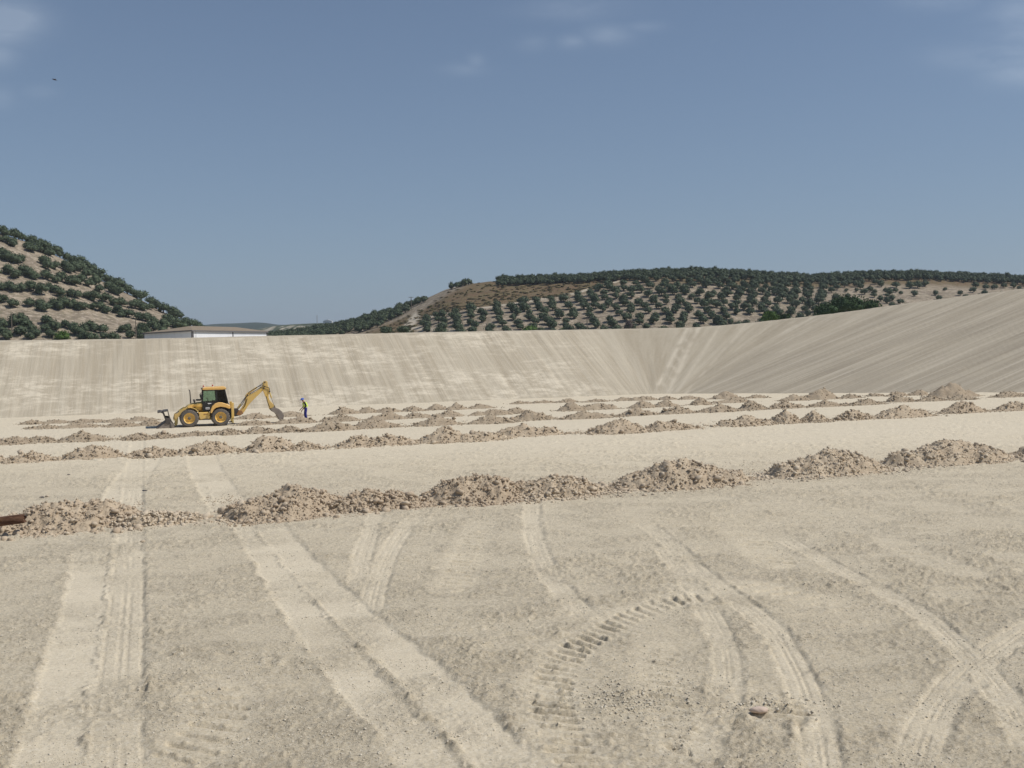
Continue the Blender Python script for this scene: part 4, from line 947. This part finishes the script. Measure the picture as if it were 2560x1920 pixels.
    for k in range(7):
        y = -1.05+k*.35; prism('tooth', [(92, 700), (78, 712), (50, 712), (80, 694)], y-.05, y+.05, M_DKST, b)
    # cab
    cab = prism('cab', [(654, 398), (742, 398), (760, 410), (960, 410), (965, 470), (760, 500), (654, 492)], -.74, .74, M_BLK, g, .02)
    for s in (-1, 1):
        y0, y1 = s*.78-.04, s*.78+.04
        for nm, pth, th in (('front_post', [(666, 214), (655, 395)], .07), ('middle_post', [(826, 214), (832, 405)], .09), ('rear_post', [(926, 214), (968, 412)], .08)):
            prism(nm, thick(pth, th), y0, y1, M_BLK, cab, 0, lambda p: p)
        prism('side_rail', [(664, 212), (930, 212), (931, 228), (664, 230)], y0, y1, M_BLK, cab, 0)
        prism('window_pane', [(672, 230), (822, 230), (828, 372), (662, 380)], s*.78-.008, s*.78+.008, M_GL, cab, 0)
        prism('window_pane', [(832, 230), (922, 230), (958, 402), (838, 402)], s*.78-.008, s*.78+.008, M_GLD, cab, 0)
        d = prism('door', [(655, 378), (828, 370), (812, 398), (770, 428), (750, 460), (744, 492), (656, 490)], s*.785-.035, s*.785+.035, M_BLK, cab)
        prism('door_handle', [(712, 388), (758, 386), (764, 394), (728, 402)], s*.83-.012, s*.83+.012, M_WHITE if s < 0 else M_BLK, d)
    prism('windscreen', [(662, 228), (668, 228), (660, 392), (654, 392)], -.74, .74, M_GL, cab, 0)
    prism('rear_window', [(922, 228), (928, 228), (966, 402), (960, 402)], -.74, .74, M_GLD, cab, 0)
    pl = prism('number_plate', [(691, 440), (739, 440), (739, 466), (691, 466)], -.84, -.825, M_WHITE, g, 0)
    bm = bmesh.new()
    for k in range(6): add_prism(bm, [cc(p) for p in ((697+k*6.5, 449), (701+k*6.5, 449), (701+k*6.5, 458), (697+k*6.5, 458))], -.846, -.840)
    finish('lettering', bm, M_HUB, pl, 0)
    seat = prism('seat', [(770, 360), (818, 360), (828, 280), (845, 270), (852, 290), (842, 400), (775, 400)], -.28, .28, M_BLK, cab, .03)
    tube('steering_column', [c3(700, 400, 0), c3(722, 350, 0)], .03, M_BLK, cab)
    bm = bmesh.new(); pc_ = Vector(c3(724, 345, 0)); ax = Vector((.75, 0, .66)); ux = Vector((-.66, 0, .75))
    add_tube(bm, [pc_+.2*(math.cos(a)*ux+math.sin(a)*Vector((0, 1, 0))) for a in np.linspace(0, 2*math.pi, 17)], .018, 6); finish('steering_wheel', bm, M_BLK, cab, 0)
    prism('dashboard', [(664, 372), (706, 366), (712, 400), (660, 400)], -.5, .5, M_BLK, cab)
    roof = prism('roof', [(656, 214), (660, 196), (676, 187), (925, 183), (944, 190), (942, 214), (900, 218), (700, 217)], -.88, .88, M_ORG, g, .03)
    for x, y, lat in ((672, 187, -.7), (787, 184, -.1)):
        bq = tube('beacon', [c3(x, y+2, lat), c3(x, y-10, lat)], .045, M_WHITE, roof); tube('beacon_lens', [c3(x, y-10, lat), c3(x, y-24, lat), c3(x, y-30, lat)], [.05, .05, .02], M_RED, bq)
    for x, lat in ((655, -.6), (655, .6), (946, -.6), (946, .6)): tube('work_light', [c3(x-3, 207, lat), c3(x+3, 207, lat)], .07, M_BLK, roof)
    for lat in (-.95, .95):
        m_ = tube('mirror_arm', [c3(664, 262, lat*.85), c3(644, 268, lat), c3(640, 330, lat), c3(650, 352, lat*.85)], .018, M_BLK, g); prism('mirror', [(632, 280), (646, 278), (648, 318), (634, 320)], lat-.09, lat+.09, M_BLK, m_)
    for x, y, rx, lat in ((562, 358, .075, -.55), (560, 356, .075, .55)):
        q = tube('headlight_stalk', [c3(x+4, 392, lat), c3(x, y, lat)], .02, M_BLK, g); tube('headlight', [c3(x-12, y, lat), c3(x+10, y, lat)], [.09, .06], M_DKST, q)
    prism('air_cleaner', [(575, 348), (582, 338), (640, 338), (646, 350), (640, 360), (585, 358)], -.12, .12, M_BLK, g, .03)
    for s in (-1, 1):
        lo, hi = (-1.13, -.60) if s < 0 else (.60, 1.13)
        prism('rear_fender', [(744, 512), (748, 472), (768, 428), (800, 396), (845, 380), (890, 384), (940, 402), (988, 428), (988, 466), (965, 462), (920, 444), (868, 436), (815, 448), (785, 472), (762, 515)], lo, hi, M_ORG, g, .03)
        st = prism('stabiliser', [(1000, 390), (1032, 390), (1032, 585), (1000, 585)], s*.93-.10, s*.93+.10, M_YEL, g, .015)
        prism('stabiliser_leg', [(1007, 580), (1026, 580), (1026, 655), (1007, 655)], s*.93-.06, s*.93+.06, M_YDULL, st)
        prism('foot_pad', [(990, 655), (1040, 655), (1044, 668), (986, 668)], s*.93-.16, s*.93+.16, M_DKST, st)
    prism('rear_frame', [(955, 462), (1000, 455), (1000, 575), (975, 620), (950, 600)], -.85, .85, M_BLK, g)
    prism('slide_frame', [(1002, 470), (1030, 470), (1030, 575), (1002, 575)], -.82, .82, M_DKST, g)
    prism('king_post', [(1035, 474), (1092, 474), (1104, 510), (1100, 572), (1045, 580)], -.18, .18, M_DKST, g, .02)
    prism('swing_casting', [(1066, 556), (1100, 500), (1140, 505), (1158, 545), (1110, 572)], -.22, .22, M_BROWN, g, .02)
    boom = prism('boom', [(1092, 562), (1088, 540), (1138, 474), (1178, 410), (1190, 350), (1188, 312), (1205, 292), (1240, 284), (1262, 292), (1332, 256), (1408, 196), (1432, 232), (1335, 322), (1275, 382), (1222, 440), (1172, 520), (1130, 566)], -.15, .15, M_YEL, g, .015)
    for x, y in ((1213, 310), (1420, 222), (1105, 545)): tube('pin', [c3(x, y, -.2), c3(x, y, .2)], .06, M_DKST, boom)
    a = tube('boom_ram', [c3(1070, 500, 0), c3(1130, 420, 0)], .06, M_YDULL, g); tube('ram_rod', [c3(1130, 420, 0), c3(1188, 335, 0)], .035, M_CHR, a)
    a = tube('dipper_ram', [c3(1213, 292, 0), c3(1335, 208, 0)], .065, M_YEL, g); tube('ram_rod', [c3(1335, 208, 0), c3(1436, 140, 0)], .032, M_CHR, a)
    dip = prism('dipper', [(1412, 150), (1426, 130), (1450, 124), (1470, 134), (1476, 190), (1494, 238), (1484, 300), (1480, 345), (1496, 388), (1540, 440), (1536, 478), (1506, 506), (1484, 494), (1450, 350), (1412, 255), (1404, 205)], -.13, .13, M_YEL, g, .015)
    for x, y, r in ((1436, 142, .06), (1420, 222, .07), (1492, 268, .06), (1497, 498, .055)): tube('pin', [c3(x, y, -.19), c3(x, y, .19)], r, M_DKST, dip)
    a = tube('bucket_ram', [c3(1492, 268, 0), c3(1518, 355, 0)], .055, M_YDULL, g); tube('ram_rod', [c3(1518, 355, 0), c3(1550, 456, 0)], .03, M_CHR, a)
    prism('bucket_link', thick([(1550, 452), (1560, 500)], .07), -.12, .12, M_DKST, g, 0, lambda p: p)
    prism('bucket_link', thick([(1550, 455), (1520, 485)], .06), -.16, .16, M_YDULL, g, 0, lambda p: p)
    # hoses
    for k, pts in enumerate(([(1095, 480), (1150, 420), (1195, 330), (1235, 265), (1300, 225), (1400, 178), (1440, 200)], [(1240, 290), (1330, 240), (1390, 200), (1450, 205), (1490, 220), (1495, 260)], [(1450, 330), (1462, 400), (1490, 480)], [(1150, 480), (1180, 440), (1210, 350)])):
        tube('hose', [c3(x, y, -.18) for x, y in pts], .022, M_BLK, g, 6)
    bk = prism('digging_bucket', thick([(1500, 512), (1512, 494), (1545, 482), (1600, 503), (1640, 543), (1660, 585), (1652, 628), (1632, 656)], .05), -.42, .42, M_STEEL, g, 0, lambda p: p)
    for s in (-1, 1): prism('side_plate', [(1502, 512), (1515, 494), (1545, 484), (1600, 505), (1640, 545), (1658, 585), (1650, 628), (1632, 652), (1600, 645), (1585, 600), (1555, 555), (1515, 530)], s*.43-.015, s*.43+.015, M_STEEL, bk)
    for k in range(4):
        y = -.36+k*.24; prism('tooth', [(1640, 640), (1650, 655), (1620, 672), (1628, 650)], y-.04, y+.04, M_DKST, bk)
    prism('bucket_fill', [(1530, 520), (1600, 515), (1640, 560), (1648, 610), (1630, 645), (1604, 640), (1588, 598), (1558, 556)], -.40, .40, M_SOIL, bk, .03)
backhoe()
# ------------------------------------------------------------------ worker with a shovel
def cloth(name, c, rough=.85):
    t = MT(name, rough, .1); o = t.obj(); t.col(t.mix(t.ramp(t.noise(o, 7, 4), .35, .7), c, tuple(x*.65 for x in c))); return t.m
def skin_mesh(name, verts, edges, radii, mat, parent, root=0, sub=1):
    me = bpy.data.meshes.new(name); me.from_pydata(verts, edges, []); me.materials.append(mat)
    o = link(name, me, parent)
    sm = o.modifiers.new('skin', 'SKIN'); sm.use_smooth_shade = True
    for i, r in enumerate(radii):
        v = me.skin_vertices[0].data[i]; v.radius = (r, r) if isinstance(r, float) else r; v.use_root = (i == root)
    ss = o.modifiers.new('sub', 'SUBSURF'); ss.levels = ss.render_levels = sub
    return o
def person():
    P = hit(766, 1049.5); e = link('person', None); e.location = (P[0], P[1], 0); e.rotation_euler = (0, 0, math.radians(17)); 
    tag(e, 'worker in blue hard hat, yellow vest and blue trousers digging with a shovel', 'person')
    MS = cloth('skin', (.36, .21, .14), .6); MB = cloth('trouser_blue', (.045, .05, .27)); MN = cloth('sleeve_navy', (.012, .016, .035)); MH = cloth('helmet_blue', (.12, .19, .58), .4)
    MV = cloth('vest_yellow', (.72, .90, .12)); MR = cloth('reflective_tape', (.75, .78, .72), .35); MK = cloth('boot_leather', (.05, .035, .025))
    hx = -.03
    V = [(hx, 0, .88), (hx-.03, 0, 1.05), (-.10, 0, 1.22), (-.14, 0, 1.36), (-.20, 0, 1.45), (-.26, 0, 1.53), (-.29, 0, 1.62),         # 0-6 spine to crown
         (-.12, -.19, 1.35), (-.02, -.24, 1.10), (-.20, -.20, .90), (-.31, -.14, .78),      # near arm 7-10
         (-.12, .19, 1.35), (-.10, .25, 1.12), (-.28, .20, .95), (-.42, .10, .82),          # far arm 11-14
         (hx+.0, -.10, .84), (-.06, -.12, .48), (.01, -.12, .09), (-.14, -.13, .04),        # near leg 15-18
         (hx+.0, .10, .84), (-.10, .13, .48), (-.05, .13, .09), (-.20, .14, .04)]
    E = [(0, 1), (1, 2), (2, 3), (3, 4), (4, 5), (5, 6), (3, 7), (7, 8), (8, 9), (9, 10), (3, 11), (11, 12), (12, 13), (13, 14), (0, 15), (15, 16), (16, 17), (17, 18), (0, 19), (19, 20), (20, 21), (21, 22)]
    Rr = [.13, .12, .14, .11, .05, .085, .07, .06, .045, .036, .03, .06, .045, .036, .03, .085, .06, .042, .04, .085, .06, .042, .04]
    # five fingers and a palm at each hand, closed round the shaft
    sh0, sh1 = Vector((-.20, .0, .98)), Vector((-.62, -.03, .12)); ax = (sh1-sh0).normalized()
    for w in (10, 14):
        wr = Vector(V[w]); b = len(V); palm = wr + Vector((-.045, .02 if w == 10 else -.02, -.055)); V.append(tuple(palm)); E.append((w, b)); Rr.append(.030)
        for k in range(4):
            s = palm + ax*(k-1.5)*.022; i = len(V); sg = 1 if w == 10 else -1; ln = (.9, 1.05, 1.0, .8)[k]
            V += [tuple(s+Vector((-.02, sg*.02, -.02))*ln), tuple(s+Vector((-.045, sg*.03, -.03))*ln), tuple(s+Vector((-.05, sg*.045, -.01))*ln)]
            E += [(b, i), (i, i+1), (i+1, i+2)]; Rr += [.010, .0095, .008]
        i = len(V); V += [tuple(palm+Vector((.0, 0, .03))), tuple(palm+Vector((-.03, 0, .035)))]; E += [(b, i), (i, i+1)]; Rr += [.011, .009]
    body = skin_mesh('body', V, E, [float(x) for x in Rr], MS, e)
    # face
    def ball(nm, c, r, m, par, sc=(1, 1, 1)):
        bm = bmesh.new(); bmesh.ops.create_uvsphere(bm, u_segments=12, v_segments=8, radius=r); bmesh.ops.scale(bm, vec=sc, verts=bm.verts); bmesh.ops.translate(bm, vec=c, verts=bm.verts); return finish(nm, bm, m, par, 0, True)
    ball('nose', (-.365, 0, 1.535), .018, MS, body, (1.2, .8, 1)); 
    for s in (-1, 1): ball('eye', (-.345, s*.03, 1.565), .010, MN, body); ball('ear', (-.26, s*.088, 1.555), .024, MS, body, (.7, .4, 1.2))
    ball('mouth', (-.345, 0, 1.495), .018, cloth('lips', (.25, .09, .07)), body, (.5, 1.2, .3))
    # trousers
    tr = skin_mesh('trousers', [(hx, 0, .98), (hx, 0, .88), (hx, -.105, .80), (-.06, -.12, .48), (.01, -.12, .12), (hx, .105, .80), (-.10, .13, .48), (-.05, .13, .12)], [(0, 1), (1, 2), (2, 3), (3, 4), (1, 5), (5, 6), (6, 7)], [.145, .15, .11, .088, .075, .11, .088, .075], MB, e)
    for x, y in ((.01, -.12), (-.05, .13)):
        skin_mesh('boot', [(x, y, .14), (x, y, .05), (x-.10, y, .04), (x-.19, y, .035)], [(0, 1), (1, 2), (2, 3)], [.06, .06, .05, .04], MK, e)
    # sleeves, vest, tape
    skin_mesh('jacket', [(-.10, 0, 1.20), (-.145, 0, 1.36), (-.11, -.20, 1.36), (-.01, -.25, 1.10), (-.20, -.205, .90), (-.11, .20, 1.36), (-.09, .26, 1.12), (-.28, .205, .95)], [(0, 1), (1, 2), (2, 3), (3, 4), (1, 5), (5, 6), (6, 7)], [.13, .10, .062, .055, .042, .062, .055, .042], MN, e)
    vest = skin_mesh('safety_vest', [(hx+.01, 0, .93), (-.02, 0, 1.05), (-.09, 0, 1.20), (-.14, 0, 1.33), (-.17, 0, 1.41)], [(0, 1), (1, 2), (2, 3), (3, 4)], [.20, .20, .215, .20, .10], MV, e)
    for z, x, r in ((1.0, -.015, .183), (1.2, -.09, .192)):
        bm = bmesh.new(); rings = []
        for dz in (-.025, .025):
            rings.append([bm.verts.new((x+dz*-.3+r*1.0*math.cos(a), r*1.02*math.sin(a), z+dz)) for a in np.linspace(0, 2*math.pi, 25)[:-1]])
        for k in range(24): bm.faces.new((rings[0][k], rings[0][(k+1) % 24], rings[1][(k+1) % 24], rings[1][k]))
        finish('reflective_band', bm, MR, vest, 0, True)
    # helmet
    bm = bmesh.new(); lath = [(0, .158), (.02, .13), (.07, .125), (.115, .10), (.145, .05), (.152, .005)]
    rings = [[bm.verts.new((r*1.12*math.cos(a)-(.035 if i == 0 else 0), r*math.sin(a), z)) for a in np.linspace(0, 2*math.pi, 21)[:-1]] for i, (z, r) in enumerate(lath)]
    for q, w in zip(rings[:-1], rings[1:]):
        for k in range(20): bm.faces.new((q[k], q[(k+1) % 20], w[(k+1) % 20], w[k]))
    bm.faces.new(rings[-1]); h = finish('hard_hat', bm, MH, e, 0, True); h.location = (-.265, 0, 1.575); h.rotation_euler = (0, -.22, 0)
    # shovel: held, so a thing of its own
    mw = e.matrix_basis; M4 = Matrix.Translation(e.location) @ Matrix.Rotation(e.rotation_euler.z, 4, 'Z')
    sv = link('shovel', None); sv.matrix_world = M4; tag(sv, 'long handled shovel held by the worker in the yellow vest', 'shovel')
    t = MT('wood_handle', .7, .2); t.col(t.mix(t.noise(t.obj(), 5), (.42, .30, .17), (.3, .2, .11)))
    tube('handle', [tuple(sh0), tuple(sh0.lerp(sh1, .8)), tuple(sh1)], .016, t.m, sv, 8)
    bm = bmesh.new(); rows = []
    for i, f in enumerate(np.linspace(0, 1, 6)):
        w = .11*(1 if f < .6 else 1-(f-.6)*1.6); c = sh1 + ax*(f*.26)
        rows.append([bm.verts.new(c + Vector((0, y*w, 0)) + Vector((-.03*abs(y)**2, 0, .02*abs(y)**2))) for y in (-1, -.5, 0, .5, 1)])
    for q, w in zip(rows[:-1], rows[1:]):
        for k in range(4): bm.faces.new((q[k], q[k+1], w[k+1], w[k]))
    r_ = bmesh.ops.solidify(bm, geom=bm.faces[:], thickness=.004); finish('blade', bm, M_STEEL, sv, 0)
person()
# ------------------------------------------------------------------ white building behind the bank
def building():
    d = 150.; C = np.array([(481-1280)/F*d, d])*1.0; k = ray(481, 825); C = (k/k[1]*d)[:2]
    k = ray(667, 829); Rr = (k/k[1]*d*1.18)[:2]; k = ray(360, 833); Ll = (k/k[1]*d*1.14)[:2]; Q = Ll+Rr-C
    ze = H + (ray(481, 825)/ray(481, 825)[1]*d)[2]; g = link('white_building', None); g.location = (C[0], C[1], -.9)
    tag(g, 'long low white building with a brown hipped roof behind the earth bank', 'building')
    def w(p, z): return (p[0]-C[0], p[1]-C[1], z+.9)
    zb = -1.0
    t = MT('white_wall_panel', .7, .2); o = t.obj(); n = t.noise(t.vec(o, (.6, .6, .1)), 1, 4); t.col(t.mix(t.ramp(n, .45, .75, 0, .35), (.80, .81, .83), (.62, .63, .64))); MW = t.m
    t = MT('grey_trim', .6, .3); t.col((.16, .155, .16)); MG = t.m
    t = MT('tan_roof', .85, .15); o = t.obj(); n = t.noise(o, 2, 5, .6); t.col(t.mix(t.ramp(n, .35, .7), (.31, .25, .18), (.23, .185, .135))); MRf = t.m
    def wall(a, b, z0, z1, th, nm, m):
        a, b = np.array(a), np.array(b); u = (b-a)/np.linalg.norm(b-a); nn = np.array([u[1], -u[0]])*th
        bm = bmesh.new(); vs = [bm.verts.new(w(p, z)) for z in (z0, z1) for p in (a, b, b-nn, a-nn)]
        for f in ((0, 1, 2, 3), (4, 5, 6, 7), (0, 1, 5, 4), (1, 2, 6, 5), (2, 3, 7, 6), (3, 0, 4, 7)): bm.faces.new([vs[i] for i in f])
        return finish(nm, bm, m, g, 0)
    # panels between columns; columns stand 5 cm proud
    def side(a, b, n):
        a, b = np.array(a), np.array(b); u = (b-a)/np.linalg.norm(b-a); nn = np.array([u[1], -u[0]])
        for i in range(n):
            p, q = a+(b-a)*(i/n), a+(b-a)*((i+1)/n); wall(p+u*.15, q-u*.15, zb, ze-.12, .25, 'wall_panel', MW)
        for i in range(n+1):
            p = a+(b-a)*(i/n); wall(p-u*.15+nn*.06, p+u*.15+nn*.06, zb, ze-.12, .2, 'column', MG)
    side(C, Rr, 2); side(Rr, Q, 3); side(Q, Ll, 2); side(Ll, C, 1)
    wall(C+(Rr-C)*.012, C+(Rr-C)*.045, zb, ze-.14, .2, 'corner_panel', MW)
    # roof
    cen = (C+Q)/2; ex = 1.03
    c_, r_, q_, l_ = [cen+(p-cen)*ex for p in (C, Rr, Q, Ll)]
    m1 = C+.5*(Ll-C)+.30*(Rr-C); m2 = C+.5*(Ll-C)+.93*(Rr-C); zr = H + 3.6
    bm = bmesh.new(); v = {k: bm.verts.new(w(p, z)) for k, p, z in (('c', c_, ze), ('r', r_, ze), ('q', q_, ze), ('l', l_, ze), ('m', m1, zr), ('n', m2, zr))}
    for f in ('crnm', 'rqn', 'qlmn', 'lcm'): bm.faces.new([v[x] for x in f])
    b_ = [bm.verts.new(w(p, ze-.02)) for p in (c_, r_, q_, l_)]; bm.faces.new(b_)
    for i, x in enumerate('crql'): bm.faces.new((v[x], v['crql'[(i+1) % 4]], b_[(i+1) % 4], b_[i]))
    rf = finish('roof', bm, MRf, g, 0)
    bm = bmesh.new()
    for a, b in ((c_, r_), (r_, q_), (q_, l_), (l_, c_)):
        u = (b-a)/np.linalg.norm(b-a); nn = np.array([u[1], -u[0]]); a1, b1 = a+nn*.02+u*.0, b+nn*.02
        vs = [bm.verts.new(w(p, z)) for z in (ze-.2, ze-.03) for p in (a1, b1, b1-nn*.12, a1-nn*.12)]
        for f in ((0, 1, 2, 3), (4, 5, 6, 7), (0, 1, 5, 4), (1, 2, 6, 5), (2, 3, 7, 6), (3, 0, 4, 7)): bm.faces.new([vs[i] for i in f])
    fs = finish('gutter', bm, MG, g, 0)
building()
# ------------------------------------------------------------------ poles, mast, far house, bird, scrap
def pole(px, ptop, pbot, Z, r, label, cross=False, cat='utility pole', name='utility_pole', sink=2.5):
    a = ray(px, ptop); b = ray(px, pbot); T = CAM+a/a[1]*Z; B = CAM+b/b[1]*Z
    e = link(name, None); e.location = (B[0], B[1], B[2]); tag(e, label, cat)
    h = T[2]-B[2]; tube('pole', [(0, 0, -sink), (0, 0, h)], [r, r*.7], M_BARK if not name == 'lattice_mast' else M_STEEL, e, 8)
    if cross: tube('crossarm', [(-r*5.5, -r, h*.93), (r*5.5, -r, h*.93)], r*.45, M_BARK, e, 6)
    return e
pole(29, 783, 806, 296, .16, 'thin dark wooden pole near the left edge of the left hill')
pole(340, 796, 830, 275, .15, 'thin dark pole between trees at the right foot of the left hill')
pole(1468, 795, 826, 330, .17, 'wooden pole with a crossarm in front of the grove', True)
pole(1028, 742, 760, 480, .22, 'short pole on the skyline of the right hill among trees', True)
pole(793, 788, 812, 1350, .40, 'tall thin mast on the distant ridge', False, 'mast', 'lattice_mast', 6)
def far_house():
    P = CAM+ray(820, 808)/ray(820, 808)[1]*1380; e = link('far_house', None); e.location = P; tag(e, 'tiny white house on the distant ridge', 'house')
    bm = bmesh.new(); add_prism(bm, [(-6, -4), (6, -4), (6, 3), (-6, 3)], -4, 4); finish('wall', bm, M_WHITE, e, 0)
    bm = bmesh.new(); add_prism(bm, [(-6.4, 3), (6.4, 3), (0, 5)], -4.4, 4.4); finish('roof', bm, M_WHITE, e, 0)
far_house()
def bird():
    P = CAM+ray(136, 199)/ray(136, 199)[1]*75; e = link('bird', None); e.location = P; e.rotation_euler = (.3, .2, .4); tag(e, 'small dark bird flying high in the sky at the left', 'bird')
    m = cloth('feathers', (.06, .05, .045)); tube('body', [(-.16, 0, 0), (-.10, 0, .01), (0, 0, 0), (.10, 0, 0), (.2, 0, 0)], [.01, .035, .045, .025, .008], m, e, 8)
    for s in (-1, 1):
        bm = bmesh.new(); add_prism(bm, [(-.07, 0), (.07, 0), (.09, .16), (.06, .36), (.03, .36), (-.02, .18)], -.006, .006)
        for v in bm.verts: v.co = Vector((v.co.x, s*v.co.z, v.co.y + .25*v.co.z - .3*v.co.z**2))
        finish('wing', bm, m, e, 0)
bird()
def scrap():
    P = hit(567, 1062.5); r = np.random.default_rng(4); v = ICO*(1+r.uniform(-.4, .3, (len(ICO), 1)))*np.array([.20, .12, .10]); o = link('plastic_bag', np_mesh('plastic_bag', v, ICOF, M_WHITE)); o.location = (P[0], P[1]-.15, .09)
    tag(o, 'small crumpled white bag on the ground beside the rear wheel', 'bag')
scrap()
def litter():
    # small blue-black scraps lying behind the nearest row
    m = cloth('blue_scrap', (.03, .035, .07)); r = np.random.default_rng(8)
    for px, py, lab in ((105, 1245, 'little dark blue scrap behind the leftmost near heap'), (362, 1229, 'little dark scrap on the floor right of the pale wheel track'), (172, 1188, 'tiny bluish scrap on the floor in front of the second row')):
        P = hit(px, py); v = ICO*(1+r.uniform(-.5, .3, (len(ICO), 1)))*np.array([.13, .06, .03]); o = link('scrap', np_mesh('scrap', v, ICOF, m)); o.location = (P[0], P[1], .04); tag(o, lab, 'scrap')
litter()
